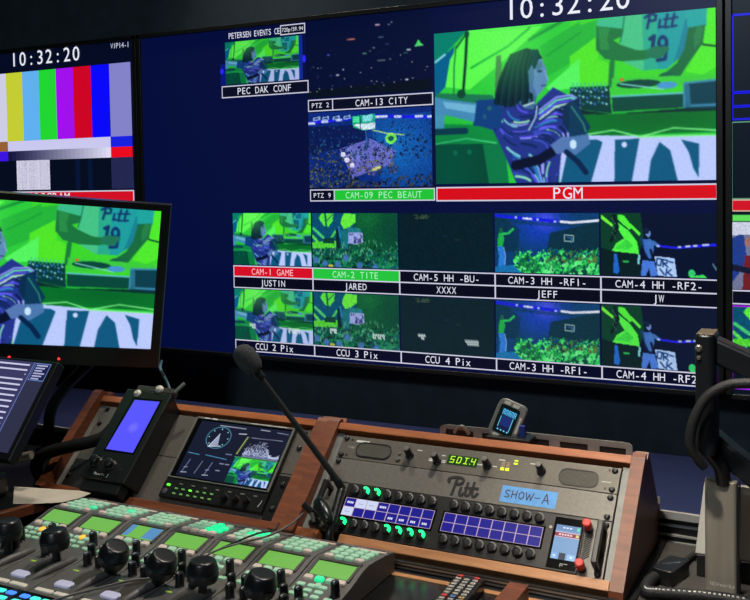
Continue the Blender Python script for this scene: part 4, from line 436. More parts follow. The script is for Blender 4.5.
# ================================================================== WALL MONITORS
S = .2262; TVY = 1.9114
TXT = (228,230,245); BRD = (205,205,225)
def tvx(cx): return (cx-6.0445)*S
def tvz(cy): return H-(cy+.309)*S
def make_tv(label, x0, x1):
    M = T(tvx((x0+x1)/2), TVY, tvz(1.57)); o = thing('wall_monitor', label, 'monitor', M)
    def fr(cx, cy, d=0): return (tvx(cx)-M[0][3], -d, tvz(cy)-M[2][3])
    b = MB(); y0, y1 = -2.03, 1.575
    a = fr(x0,y1); c = fr(x1,y0)
    for q in ((x0,x0+.055,y0,y1),(x1-.055,x1,y0,y1),(x0,x1,y0,y0+.05),(x0,x1,y1-.045,y1)):
        p = fr(q[0],q[3]); r = fr(q[1],q[2]); b.box(p[0],r[0],-.006,.03,p[2],r[2])
    b.build('bezel', mat('monitor_bezel',(34,36,34),.35,.2), o, bevel=.0015)
    MB().box(a[0]+.006,c[0]-.006,.004,.0734,a[2]+.006,c[2]-.006).build('back_housing', BLACKM, o)
    return o, fr
def quad(mb, fr, x0, x1, y0, y1, d, col): mb.add([fr(x0,y1,d),fr(x1,y1,d),fr(x1,y0,d),fr(x0,y0,d)], [(0,1,2,3)], 0, col)
def screen_face(o, fr, x0, x1, col):
    m = MB(); quad(m, fr, x0, x1, -1.985, 1.535, 0, col); m.build('screen', SCREEN, o, smooth=False)
def caption(o, fr, x0, x1, y0, y1, s, fill=(6,10,34), cap=.066, pitch=.0535, border=BRD, t=.011, xs=None, name='caption_bar', bold=.02, tcol=TXT):
    m = MB()
    quad(m, fr, x0, x1, y0, y1, .0010, border); quad(m, fr, x0+t, x1-t, y0+t, y1-t, .0013, fill)
    c = m.build(name, SCREEN, o, smooth=False)
    if s:
        tm = MB(); text(tm, s, 0, 0, cap, pitch, lambda x,y,z=0: fr((x0+x1)/2+(xs or 0)+x, (y0+y1)/2-y, .0016), tcol, bold=bold)
        tm.build('screen_text', SCREEN, c, smooth=False)
    return c
def tile(o, fr, pic, x0, x1, y0, y1, d=.0008, name='video_tile'):
    return pic.mesh(name, lambda u,v: fr(x0+(x1-x0)*u, y0+(y1-y0)*v, d), o)
def words(o, fr, s, cx, cy, cap, pitch, col=TXT, bold=.02, name='screen_text', d=.0017, stretch=1.0):  # any lettering on a screen, clock digits included
    tm = MB(); text(tm, s, 0, 0, cap, pitch, lambda x,y,z=0: fr(cx+x, cy-y, d), col, bold=bold, stretch=stretch); return tm.build(name, SCREEN, o, smooth=False)

STAGE = pic_stage(); CROWDST = pic_crowdstage(); DARKP = pic_dark(); ARCR = pic_arenacrowd(); WIDE = pic_stagewide()

# -- centre
tv, fr = make_tv('large centre wall monitor showing a multiview of ten camera tiles', -1.265, 5.045)
screen_face(tv, fr, -1.215, 5.0, (3,12,58))
tile(tv, fr, STAGE, 2.412, 4.985, -1.7286, -.2812)
caption(tv, fr, 2.412, 5.0, -.252, -.113, 'PGM', (214,8,24), .105, .098, t=.013, bold=.03)
words(tv, fr, '10:32:20', 3.705, -1.885, .185, .146, (235,238,250), .01)
tile(tv, fr, pic_city(), .985, 2.372, -1.98, -1.19)
caption(tv, fr, .985, 1.283, -1.171, -1.048, 'PTZ 2', cap=.048, pitch=.043, bold=.03)
caption(tv, fr, 1.272, 2.394, -1.171, -1.048, 'CAM-13 CITY')
tile(tv, fr, pic_arena(), .985, 2.373, -1.035, -.262)
caption(tv, fr, .989, 1.283, -.245, -.121, 'PTZ 9', cap=.048, pitch=.043, bold=.03)
caption(tv, fr, 1.272, 2.399, -.245, -.121, 'CAM-09 PEC BEAUT', (30,196,52), tcol=(170,240,190))
pec = Pic(150,100,(3,12,58))
st = STAGE.resized(124,74); st.a = st.a*.9
pec.a[22:96,10:134] = st.a; pec.a[22:96,134:140] = (10,40,150); pec.a[60:96,1:10] = (6,20,120); pec.ell((40,40,255),.02,.72,.02,.05); pec.ell((40,40,255),.95,.62,.02,.06)
tile(tv, fr, pec, -.115, 1.0, -2.035+.06, -1.37)
words(tv, fr, 'PETERSEN EVENTS CE', .335, -1.91, .062, .0365, (225,228,245), .03, stretch=.8)
caption(tv, fr, .664, .968, -1.967, -1.862, '720p/59.94', cap=.040, pitch=.026, bold=.01)
caption(tv, fr, -.10, .996, -1.377, -1.247, 'PEC DAK CONF', cap=.070, pitch=.0575)
rows = [('CAM-1 GAME','JUSTIN','CCU 2 Pix',STAGE.resized(100,56),(214,12,36)),('CAM-2 TITE','JARED','CCU 3 Pix',CROWDST,(36,196,62)),
        ('CAM-5 HH -BU-','XXXX','CCU 4 Pix',DARKP,None),('CAM-3 HH -RF1-','JEFF','CAM-3 HH -RF1-',ARCR,None),('CAM-4 HH -RF2-','JW','CAM-4 HH -RF2-',WIDE,None)]
for k, (a, b_, c_, pc, col) in enumerate(rows):
    tile(tv, fr, pc, k+.006, k+.99, 0, .5555)
    caption(tv, fr, k, k+1.008, .566, .6915, a, col or (5,8,28), tcol=(255,190,200) if k==0 else ((170,245,190) if k==1 else TXT))
    caption(tv, fr, k, k+1.008, .682, .8125, b_, (4,6,26))
    p2 = Pic(pc.w, pc.h); p2.a = pc.a*.9+8
    if k in (0,1,2):
        r = random.Random(k)
        for (u0,u1,v0,v1,n) in ((.2,.28,.66,.72,5),(.7,.84,.71,.77,7)):
            for i in range(n):
                u = u0+(u1-u0)*i/n; p2.line((215,225,225),.012,[(u,v0+.02),(u+.006,v0+.05)]); 
                if r.random() < .7: p2.line((215,225,225),.012,[(u,v1+.01),(u+.008,v1+.035)])
    tile(tv, fr, p2, k+.006, k+.99, .822, 1.372)
    caption(tv, fr, k+.004, k+1.012, 1.374, 1.499, c_, (5,8,36), cap=.068 if k>2 else .07, pitch=.0535)

# -- left
tv, fr = make_tv('left wall monitor showing colour test bars above a red caption', -7.585, -1.275)
screen_face(tv, fr, -7.535, -1.325, (3,10,34))
m = MB(); xl, xr, yt = -3.975, -1.372, -1.735; hh = 1.447; w8 = (xr-xl)/8; w7 = (xr-xl)*.75/7
def bar(x0, x1, v0, v1, c): quad(m, fr, x0, x1, yt+hh*v0, yt+hh*v1, .001, c)
bar(xl, xl+w8, 0, .583, (125,125,190)); bar(xr-w8+.006, xr, 0, .583, (132,130,200))
for i, c in enumerate(((205,205,230),(196,205,50),(96,176,240),(34,214,50),(160,16,235),(206,4,36),(8,8,250))): bar(xl+w8+i*w7, xl+w8+(i+1)*w7, 0, .583, c)
bar(xl, xl+w8, .583, .667, (60,160,220)); bar(xl+w8, xl+w8+w7, .583, .667, (150,96,50)); bar(xl+w8+w7, xr-w8, .583, .667, (202,200,238)); bar(xr-w8, xr, .583, .667, (24,32,225))
bar(xl, xl+w8, .667, .75, (200,200,40)); bar(xl+w8, xl+w8+w7, .667, .75, (60,20,225)); bar(xr-w8, xr, .667, .75, (235,10,30))
n = 24
for i in range(n):
    q = i/(n-1); x0 = xl+w8+w7; x1 = xr-w8
    bar(x0+(x1-x0)*i/n, x0+(x1-x0)*(i+1)/n, .667, .75, tuple(int(a+(b-a)*q) for a, b in zip((20,22,60),(222,220,245))))
bar(xl, xr, .75, 1, (4,12,30)); bar(xl, xl+w8, .75, 1, (70,70,130)); bar(xl+w8+1.5*w7, xl+w8+3.5*w7, .75, 1, (228,226,250)); bar(xr-w8, xr, .75, 1, (92,96,178))
for q in (5.0,5.7): bar(xl+w8+q*w7, xl+w8+(q+.25)*w7, .75, 1, (8,24,60))
m.build('test_bars', SCREEN, tv, smooth=False)
caption(tv, fr, -3.985, -1.366, -.268, -.13, 'PROGRAM', (210,14,36), .1, .098, xs=-.02, t=.013)
words(tv, fr, '10:32:20', -2.705, -1.893, .165, .146, (235,238,250), .012)
words(tv, fr, 'VIP14-1', -1.517, -1.935, .06, .0405, (200,205,230), .02)

# -- right
tv, fr = make_tv('right wall monitor cut off by the frame with blue and purple outlined tiles', 5.06, 11.37)
screen_face(tv, fr, 5.098, 11.32, (3,16,30))
def outline(o, x0, x1, y0, y1, c, t=.02, d=.001, name='tile_frame'):
    m = MB(); quad(m,fr,x0,x1,y0,y0+t,d,c); quad(m,fr,x0,x1,y1-t,y1,d,c); quad(m,fr,x0,x0+t,y0,y1,d,c); quad(m,fr,x1-t,x1,y0,y1,d,c); return m.build(name, SCREEN, o, smooth=False)
outline(tv, 5.107, 7.6, -1.66, -1.0, (24,24,215)); outline(tv, 5.107, 7.6, -1.012, -.885, (24,24,215), .018); outline(tv, 5.107, 7.6, -.897, -.775, (24,24,215), .018)
outline(tv, 5.107, 6.4, -.765, -.115, (90,150,120), .01)
caption(tv, fr, 5.107, 6.4, -.115, -.012, 'CH', (210,14,36), .05, .05, xs=-.39, border=(200,170,150), bold=.04)
caption(tv, fr, 5.112, 6.4, .012, .072, '', (96,220,90), border=(40,120,60), t=.006)
q = Pic(140,79,(110,116,150)); q.poly((30,60,140),[(.0,.25),(.09,.15),(.12,.6),(0,.9)]); q.poly((110,30,40),[(.1,.5),(.3,.45),(.35,1),(.08,1)]); q.poly((200,205,225),[(0,0),(1,0),(1,.12),(0,.2)]); q.poly((20,24,50),[(0,.62),(.2,.7),(.2,.78),(0,.72)]); q.ell((150,110,100),.13,.3,.03,.07); q.ell((150,110,100),.3,.32,.04,.09); q.poly((60,40,60),[(.4,.3),(.6,.3),(.6,1),(.4,1)]); q.noise(.1,3)
tile(tv, fr, q, 5.112, 6.14, .076, .643)
caption(tv, fr, 5.105, 6.14, .648, .77, '', (5,8,28))
tile(tv, fr, CROWDST, 5.115, 6.14, .785, 1.30)
outline(tv, 5.103, 6.15, .777, 1.49, (150,30,215), .014, .0012); 
m = MB(); quad(m,fr,5.103,6.15,1.41,1.43,.0013,(170,30,215)); m.build('tile_frame', SCREEN, tv, smooth=False)

# ================================================================== DESK AND REAR LEDGE
Z = lambda zr: H+zr
LIFT = .0004
DT = Z(-.588)
d = thing('console_desk', 'black laminate desk carrying the wood-sided equipment racks', 'desk', T(-1, 1.1, 0))
MB().box(-1.2345,.6,.45,1.252,DT-.035,DT).build('desk_top', DESK, d, world=True, bevel=.002)
MB().box(-.272,.6,1.2625,1.552,DT-.035,DT).build('rear_desk_top', DESKG, d, world=True, bevel=.002)
MB().box(-1.9,-.2725,1.2625,1.552,DT-.035,DT).build('rear_desk_top', BLACK, d, world=True, bevel=.002)
MB().box(-1.2345,.6,1.252,1.2625,DT-.035,DT).build('wood_edge_strip', PALEWOOD, d, world=True)
for x in (-1.19,.55):
    MB().box(x-.03,x+.03,.55,1.22,0,DT-.035).build('pedestal', BLACK, d, world=True)
r = MB().box(-1.372,-.27,1.2745,1.2830,DT,DT+.0115)
r.build('front_rail', mat('rail_black',(16,17,18),.35), d, world=True)
for z in (.002,.0075):
    MB().box(-1.372,-.27,1.2730,1.2750,DT+z,DT+z+.0022).build('rail_strip', ALU, d, world=True)

l = thing('rear_ledge', 'dark blue ledge with pale front edge and slotted rail below the wall monitors', 'shelf', T(-1, 1.7, 0))
MB().box(-3.2,1.2,1.562,1.885,Z(-.552),Z(-.541)).build('ledge_top', NAVY, l, world=True)
MB().box(-3.2,1.2,1.556,1.562,Z(-.552),Z(-.5400)).build('edge_band', mat('pale_edge',(150,150,148),.5), l, world=True)
MB().box(-3.2,1.2,1.572,1.60,0,Z(-.552)).build('back_panel', BLACK, l, world=True)
for z in (-.566,-.582,-.594): 
    MB().box(-3.2,1.2,1.566,1.572,Z(z)-.0015,Z(z)+.0012).build('slot_rail', mat('pale_edge',(0,0,0)), l, world=True)

w = thing('side_desk', 'wood-edged black side desk wing at the left of the control units', 'desk', T(-1.6,1.1,0))
poly = [(-1.267,1.235),(-1.297,1.122),(-1.40,.82),(-2.4,.82),(-2.4,1.235)]
MB().prism([(x-.014,y-.0,0) for x,y in poly],(0,0,Z(-.572)),(0,0,Z(-.5538))).build('wing_top', BLACK, w, world=True)
e0,e1,e2 = Vector((-1.267,1.237,0)),Vector((-1.297,1.122,0)),Vector((-1.40,.82,0))
mb = MB()
for a,b_ in ((e0,e1),(e1,e2)):
    o_ = Vector((-.014,0,0)); mb.hexa([a+Vector((0,0,Z(-.570))),a+o_+Vector((0,0,Z(-.570))),b_+o_+Vector((0,0,Z(-.570))),b_+Vector((0,0,Z(-.570))),a+Vector((0,0,Z(-.5525))),a+o_+Vector((0,0,Z(-.5525))),b_+o_+Vector((0,0,Z(-.5525))),b_+Vector((0,0,Z(-.5525)))])
mb.build('wood_edge', WOOD, w, world=True, bevel=.001)
MB().box(-2.3,-1.95,.9,1.2,0,Z(-.572)).build('pedestal', BLACK, w, world=True)
MB().prism([(-1.285,1.225,0),(-1.312,1.122,0),(-1.415,.83,0),(-1.43,.83,0),(-1.33,1.225,0)],(0,0,DT),(0,0,Z(-.572))).build('apron_panel', NAVY, w, world=True)

# ================================================================== EQUIPMENT RACKS (wood-sided bays)
def cheek(u0, u1, wt, wb):
    f = lambda v, w_: (0, RP(0,v,w_)[1], RP(0,v,w_)[2])
    top = [f(-.022,-.012), f(-.031,-.004), f(-.028,wt), f(-.02,wt+.003)]
    pts = top + [f(.195,wb+.002), f(.203,wb-.004), (0,1.2865,DT+.0008), (0,1.548,DT+.0008), (0,1.548,Z(-.520)), (0,1.478,Z(-.424))]
    return MB().prism(pts, (-.5594+u0,0,0), (-.5594+u1,0,0))
def rackbox(u0,u1,v0,v1,w0,w1,mb=None,mi=0):
    mb = mb or MB()
    q = [RP(u,v,w_) for w_ in (w0,w1) for u,v in ((u0,v1),(u1,v1),(u1,v0),(u0,v0))]
    return mb.hexa(q, mi)
def make_bay(label, uc, ul, ur, cl, cr, lipm, lipu=None):
    o = thing('equipment_rack', label, 'rack', T(-.5594+uc, 1.42, DT))
    cheek(ul-cl[0], ul, *cl[1:]).build('side_panel', WOOD, o, world=True, smooth=False)
    cheek(ur, ur+cr[0], *cr[1:]).build('side_panel', WOOD, o, world=True, smooth=False)
    rackbox(ul,ur,-.0215,-.0075,-.06,.004).build('top_lip', WOODX, o, world=True, bevel=.0015)
    a, b_ = lipu or (ul, ur)
    rackbox(a,b_,.1815,.197,-.009,.012).build('bottom_lip', lipm, o, world=True, bevel=.0015)
    rackbox(ul,ur,-.0075,.168,-.024,-.02).build('back_plate', BLACKM, o, world=True)
    for s in (ul, ur-.012):
        rackbox(s,s+.012,-.004,.181,-.012,-.005).build('rack_rail', PLATE, o, world=True)
    return o
bay2 = make_bay('right wood-sided rack bay holding the intercom panel and the taped blank plate', 0, -.256, .2545, (.024,.004,.018), (.020,.002,.008), PALEWOOD, (-.176,.2545))
rackbox(-.256,-.215,.1815,.197,-.009,.012).build('bottom_lip', WOODX, bay2, world=True, bevel=.0015)
bay1 = make_bay('left wood-sided rack bay holding the waveform scope and the blue-screen controller', -.548, -.808, -.3045, (.020,.012,.020), (.024,.000,.014), WOOD)

MB().rev([(.006,0),(.0085,.15),(.0085,.7),(.006,1)], RP(-.8285,.186,.006), RP(-.846,.186,.006), 16).build('side_knob', SILVER, bay1, world=True)
MB().box(-.2865,-.2825,1.5525,1.5555,H-.5520,H-.5170).build('end_plate', mat('pale_edge',(150,150,148),.5), l, world=True)
def screw(parent, u, v, w=0, world=True, r=.0048):
    p = RP(u,v,w); q = RP(u,v,w+.0042); mb = MB().rev([(r,0),(r*1.02,.35),(r*.75,.8),(r*.35,1)], p, q, 14)
    s_ = RP(u,v,w+.0046)
    rackbox(u-r*.6,u+r*.6,v-.0007,v+.0007,w+.0035,w+.0047,mb,1); rackbox(u-.0007,u+.0007,v-r*.6,v+r*.6,w+.0035,w+.0047,mb,1)
    return mb.build('screw', [KNOB, mat('screw_slot',(60,60,58),.6)], parent, world=world)

U2 = lambda x,y,z=0: None
def facefr(u0, v0, w0):      # flat x (right), y (up) around a point on the face
    return lambda x,y,z=0: RP(u0+x, v0-y, w0+z)

# ---- bay 1 panels
p1 = thing('blank_rack_panel', 'grey blank rack panel behind the scope and blue-screen controller', 'rack panel', rackM(-.55,.0444))
rackbox(-.7905,-.3085,.0005,.0885,-.003,0).build('face_plate', PANEL, p1, world=True, bevel=.0006)
for u,v in ((-.781,.040),(-.781,.0065),(-.3175,.0375),(-.3175,.0065)): screw(p1,u,v)
p1 = thing('blank_rack_panel', 'lower dark blank rack panel partly hidden by the blue-screen controller', 'rack panel', rackM(-.55,.133))
rackbox(-.7905,-.3085,.0895,.1775,-.003,0).build('face_plate', PANEL, p1, world=True, bevel=.0006)
rackbox(-.3335,-.3095,.094,.177,0,.0025).build('bracket_or_shade_plate', BLACK, p1, world=True, bevel=.0006)
rackbox(-.7885,-.742,.120,.177,0,.0018).build('bracket_or_shade_plate', PANELD, p1, world=True, bevel=.0006)  # dark plate puts the monitor's shade on the panel's lower left
for u,v,w_ in ((-.783,.156,.0018),(-.3185,.1105,.0025),(-.3205,.1555,.0025)): screw(p1,u,v,w_)

# ---- 1U monitor panel, blank with Pitt lettering
m1 = thing('audio_monitor_panel', 'slim grey rack panel with two speakers, knobs and green readout', 'audio monitor', rackM(0,.022))
def stad(u0,u1,v0,v1,r,n=7): return rrect(u0,u1,-v1,-v0,r,n)
rackbox(-.2413,.2413,.0005,.0440,-.003,0).build('face_plate', PANEL, m1, world=True, bevel=.0006)
for (u0,u1,v0,v1) in ((-.2065,-.143,.012,.0365),(.1505,.209,.0135,.0385)):
    g = MB(); g.prism([RP(x,-y,.0003) for x,y in stad(u0,u1,v0,v1,.011)], (0,0,0), RP(0,0,.0006)-RP(0,0,0), 0)
    nrm = RP(0,0,1)-RP(0,0,0)
    gr = g.build('speaker_grille', mat('speaker_mesh',(66,66,58),.6,.3,noise=.25,nscale=900,bump=.6), m1, world=True)
    ro = MB(); outer = stad(u0-.0016,u1+.0016,v0-.0016,v1+.0016,.0125); inner = stad(u0,u1,v0,v1,.011); n = len(outer)
    vs = [RP(x,-y,.0016) for x,y in outer]+[RP(x,-y,.0016) for x,y in inner]+[RP(x,-y,0) for x,y in outer]+[RP(x,-y,0) for x,y in inner]
    ro.add(vs, [(i,(i+1)%n,n+(i+1)%n,n+i) for i in range(n)]+[(2*n+i,2*n+(i+1)%n,(i+1)%n,i) for i in range(n)]+[(n+i,n+(i+1)%n,3*n+(i+1)%n,3*n+i) for i in range(n)])
    ro.build('grille_rim', BLACK, gr, world=True)
for u,v in ((-.2325,.0065),(-.2325,.038),(.2325,.0065),(.2325,.038)): screw(m1,u,v)
for u,v in ((-.2215,.0078),(-.2225,.0375),(.2245,.0065),(.222,.0375)):
    MB().cyl(RP(u,v,0),RP(u,v,.0012),.0018,n=10).build('rivet', BLACK, m1, world=True)
def rknob(par,u,v,h=.022,r=.0060,name='knob'):
    k = MB().rev([(r*1.25,0),(r*1.25,.12),(r,.16),(r*.92,.9),(r*.7,1)], RP(u,v,0), RP(u,v,h), 16).build(name, KNOB, par, world=True)
    MB().rev([(r*.78,0),(r*.6,1)], RP(u,v,h), RP(u,v,h+.0008), 14).build('cap', SILVER, k, world=True)
    return k
for u,v in ((-.1065,.0235),(-.0555,.028),(.031,.0245),(.120,.0225)): rknob(m1,u,v)
ws = MB()
for u0,u1,v in ((-.213,-.188,.0095),(-.096,-.087,.0125),(-.0505,-.044,.0165),(-.071,-.060,.0285),(-.049,-.041,.0285),(-.0705,-.062,.0255),(-.0475,-.041,.0255),(.012,.022,.0245),(.040,.047,.0245),(.048,.058,.0115),(.100,.110,.0115),(.116,.120,.032)):
    rackbox(u0,u1,v-.0009,v+.0009,0,.0003,ws)
rackbox(-.2125,-.1875,.0075,.0115,.0002,.0004,ws)
text(ws,'ittgr',-.2185,.0,.0034,.0029,lambda x,y,z=0: RP(x,.0218-y,.0004),bold=.02)
text(ws,'wehner',.2225,.0,.0026,.0026,lambda x,y,z=0: RP(x,.0262-y,.0004),bold=.02)
ws.build('printed_marks', WHITE, m1, world=True)
j = MB().rev([(.0042,0),(.0042,.6),(.0032,1)],RP(-.125,.0335,0),RP(-.125,.0335,.003),12).build('headphone_jack', STEEL, m1, world=True)
MB().rev([(.0026,0),(.0026,1)],RP(-.1255,.0225,0),RP(-.1255,.0225,.002),12).build('push_button', SILVER, m1, world=True)
ds = rackbox(-.0385,.0135,.0135,.0300,0,.0010).build('readout', mat('readout_green',(20,44,18),.2,emit=(30,62,22),es=.9), m1, world=True)
sg = MB()
SEG = {'S':[[(.9,1),(.1,1),(.1,.5),(.9,.5),(.9,0),(.1,0)]],'D':[[(.1,0),(.1,1),(.75,1),(.9,.8),(.9,.2),(.75,0),(.1,0)]],'I':[[(.1,1),(.9,1)],[(.5,1),(.5,0)],[(.1,0),(.9,0)]],'4':[[(.1,1),(.1,.5),(.9,.5)],[(.9,1),(.9,0)]]}
for i,ch in enumerate('SDI4'):
    for s_ in SEG[ch]: sg.stroke([(-.0345+i*.0120+x*.0075+y*.0012, y*.0105) for x,y in s_], .0013, .0011, .0014, fr=lambda x,y,z: RP(x,.0270-y,z), split=True)
rackbox(.0006,.0020,.0258,.0272,.0011,.0014,sg)
sg.build('readout_digits', mat('readout_digit',(90,140,20),.3,emit=(190,235,60),es=1), ds, world=True)
lm = MB()
for c in range(2):
    for k in range(6):
        rackbox(.0535+c*.0085,.0595+c*.0085,.0145+k*.0026,.0163+k*.0026,0,.001,lm,0 if k < 4 else 1)
lm.build('level_meter', [mat('meter_dim',(150,130,110),.4,emit=(170,150,120),es=.15), mat('meter_lit',(180,200,20),.4,emit=(220,240,30),es=1.1)], m1, world=True)
rackbox(.0735,.0795,.014,.0165,0,.001).build('signal_light', mat('meter_lit',(0,0,0)), m1, world=True)
rackbox(.0735,.0795,.009,.0108,0,.001).build('signal_light', mat('meter_lit',(0,0,0)), m1, world=True)

m2 = thing('blank_rack_panel', 'grey blank plate with black cut-out script lettering and blue tape', 'rack panel', rackM(0,.0667))
rackbox(-.2413,.2413,.0450,.0880,-.003,0).build('face_plate', mat('blank_plate_grey',(108,105,98),.45,.2,noise=.05,nscale=160,bump=.1), m2, world=True, bevel=.0006)
for u,v in ((-.2325,.0513),(.2325,.0513),(.2325,.0825),(-.2325,.0825)): screw(m2,u,v)
def pitt(mb, fr, sc, w, z0, z1, mi=0):
    P = [[(-0.0243, 0.0612), (-0.0267, 0.0587), (-0.0248, 0.0552), (-0.015, 0.0518), (-0.0057, 0.0522), (-0.0008, 0.0561), (-0.0030, 0.0612), (-0.0095, 0.0638)], [(-0.0122, 0.0532), (-0.0131, 0.0633), (-0.0138, 0.0728), (-0.0149, 0.0826)],
         [(-0.0022, 0.0690), (-0.0026, 0.0790), (0.0008, 0.0819), (0.0040, 0.0780)], [(0.0073, 0.0595), (0.0074, 0.0703), (0.0077, 0.0792), (0.0115, 0.0814), (0.0145, 0.0782), (0.0148, 0.0714)],
         [(0.0176, 0.0575), (0.018, 0.0693), (0.0191, 0.0792), (0.0233, 0.0811), (0.0274, 0.0752)], [(0.0050, 0.0686), (0.0128, 0.0678), (0.0261, 0.067)]]
    for s_ in P:
        pts = [(p.x,p.y) for p in spline([(x,y,0) for x,y in s_],5)]
        mb.stroke(pts, w, z0, z1, mi, fr=fr)
    return mb
pitt(MB(), lambda x,y,z: RP(x,y,z), 1, .0042, .0001, .0012).build('script_lettering', BLACKM, m2, world=True)
tp = rackbox(.0645,.1535,.0545,.0822,0,.0004)
tp = tp.build('blue_tape', TAPE, m2, world=True)
hw = MB(); LET = {'S':[[(.85,.9),(.5,1),(.15,.8),(.3,.55),(.7,.42),(.85,.2),(.5,.0),(.1,.12)]],'H':[[(.15,1),(.1,0)],[(.85,1),(.85,0)],[(.12,.5),(.85,.52)]],'O':[[(.5,1),(.12,.7),(.15,.2),(.5,0),(.88,.3),(.85,.8),(.5,1)]],'W':[[(-.1,1),(.2,0),(.5,.8),(.8,0),(1.15,1)]],'-':[[(.1,.45),(.9,.45)]],'A':[[(.0,-.15),(.5,1.15),(1,-.15)],[(.2,.3),(.85,.3)]]}
for i,(ch,x) in enumerate(zip('SHOW-A',(.070,.0815,.0930,.1055,.1185,.1320))):
    for s_ in LET[ch]: hw.stroke([(x+a*.0098,b_*.0125) for a,b_ in s_], .0016, .0004, .0007, fr=lambda x,y,z: RP(x,.0742-y,z), split=True)
hw.build('handwriting', INK, tp, world=True)

# ---- intercom key panel
kp = thing('intercom_panel', 'black intercom key panel with two blue grid displays and ringed keys', 'intercom panel', rackM(0,.133))
KD = mat('key_panel_dark',(34,34,34),.4,.15,noise=.06,nscale=150)
rackbox(-.2413,.2413,.0895,.1775,-.003,0).build('face_plate', mat('blank_plate_grey',(0,0,0)), kp, world=True, bevel=.0006)
rackbox(-.197,.2045,.0905,.1775,0,.004).build('key_bezel', KD, kp, world=True, bevel=.001)
for u0 in (-.1908,-.0148):
    u1 = u0+.159; W_ = .0042
    dsp = rackbox(u0-.003,u1+.003,.1135,.1495,.004,.0048).build('display_window', GLOSS, kp, world=True)
    g = MB()
    def q4(a,b_,c,d_,col,z=.0049): g.add([RP(a,d_,z),RP(b_,d_,z),RP(b_,c,z),RP(a,c,z)],[(0,1,2,3)],0,col)
    q4(u0,u1,.1158,.1470,(196,170,190))
    for r_ in range(2):
        for c in range(8):
            lit = u0 < -.1 and ((r_==0 and c in (1,2)) or (r_==1 and c==0))
            q4(u0+.0008+c*.01985,u0+.0192+c*.01985,.1166+r_*.0155,.1311+r_*.0153,(205,215,245) if lit else (24,22,140),.0050)
            if u0 < -.1 and ((r_==0 and c in (0,3)) or (r_==1 and c>3)):
                for k in range(4 if c in (0,3) else 3):
                    x = u0+.0045+c*.01985+k*.0030; y = .1238+r_*.0165; q4(x,x+.0022,y-.0018,y+.0018,(225,228,250),.0051)
            if lit:
                for k in range(3): x = u0+.0055+c*.01985+k*.003; y = .1245+r_*.0155; q4(x,x+.002,y-.001,y+.001,(160,165,200),.0051)
    g.build('lit_grid', SCREEN, dsp, world=True, smooth=False)
    for r_, v in ((0,.1035),(1,.1610)):
        for c in range(8):
            u = u0+.0105+c*.01985 - (.001 if r_ else -.001)
            k = MB().rev([(.0074,0),(.0074,.55),(.0064,.8),(.0056,.72),(.0046,.80),(.002,.84)], RP(u,v,.004), RP(u,v,.0125), 20)
            lit = u0 < -.1 and ((r_==0 and c in (1,2)) or (r_==1 and c in (0,4,5,6,7)))
            ko = k.build('talk_key', mat('key_black',(24,24,25),.6,spec=.3), kp, world=True)
            ring = MB()
            for a0,a1 in ((((-30,125)) if lit else (-35,105)),):
                n = 9; vs = []
                for i in range(n):
                    a = math.radians(a0+(a1-a0)*i/(n-1))
                    for rr,ww in ((.0058 if not lit else .0036,.0116),(.0079,.0108),(.0080,.0085),(.0058 if not lit else .0036,.0085)): vs.append(RP(u+rr*math.cos(a), v-rr*math.sin(a), ww))
                ring.add(vs, [(4*i+j,4*i+4+j,4*i+4+(j+1)%4,4*i+(j+1)%4) for i in range(n-1) for j in range(4)]+[(0,1,2,3),(4*n-4,4*n-1,4*n-2,4*n-3)])
            ring.build('key_light' if lit else 'key_ring_highlight', LEDG if lit else mat('ring_highlight_grey',(92,94,92),.5), ko, world=True)  # on unlit keys the grey arc is the ring's highlight, modelled in
sc = rackbox(.1590,.2025,.0955,.1745,.004,.0052).build('side_screen_bezel', GLOSS, kp, world=True, bevel=.0008)
g = MB()
def q5(a,b_,c,d_,col,z=.0054): g.add([RP(a,d_,z),RP(b_,d_,z),RP(b_,c,z),RP(a,c,z)],[(0,1,2,3)],0,col)
q5(.1632,.2000,.1075,.1605,(120,160,205)); q5(.1632,.2000,.1075,.1160,(98,140,190),.0055); q5(.1632,.2000,.1185,.1265,(140,40,66),.0055)
q5(.1632,.2000,.1185,.1195,(230,190,200),.0056); q5(.1632,.2000,.1255,.1265,(230,190,200),.0056)
for k in range(3): q5(.1735+k*.005,.1768+k*.005,.1105,.1128,(225,232,240),.0056)
q5(.1945,.1985,.1095,.1145,(90,230,150),.0056); q5(.1945,.1985,.1205,.1245,(220,215,130),.0056)
for k in range(5): q5(.1690+k*.0042,.1720+k*.0042,.1210,.1238,(235,205,212),.0056)
q5(.1640,.1725,.1515,.1600,(130,180,235),.0056); q5(.1750,.1845,.1505,.1605,(28,44,66),.0056); q5(.1868,.1985,.1515,.1600,(150,196,240),.0056); q5(.1665,.1695,.1545,.1572,(225,240,250),.0057); q5(.1915,.1945,.1540,.1570,(235,245,250),.0057)
g.build('side_screen', SCREEN, sc, world=True, smooth=False)
MB().cyl(RP(.1545,.113,.004),RP(.1545,.113,.0055),.0022,n=12).build('indicator', STEEL, kp, world=True)
mk2 = MB(); mk2.stroke([(0,0),(0,.004),(.003,.004),(.003,.001)],.0008,.0053,.0056,fr=lambda x,y,z: RP(.1795+x,.1705-y,z)); mk2.stroke([(.005,.004),(.010,.004)],.0008,.0053,.0056,fr=lambda x,y,z: RP(.1795+x,.1705-y,z)); mk2.build('printed_marks', WHITE, kp, world=True)
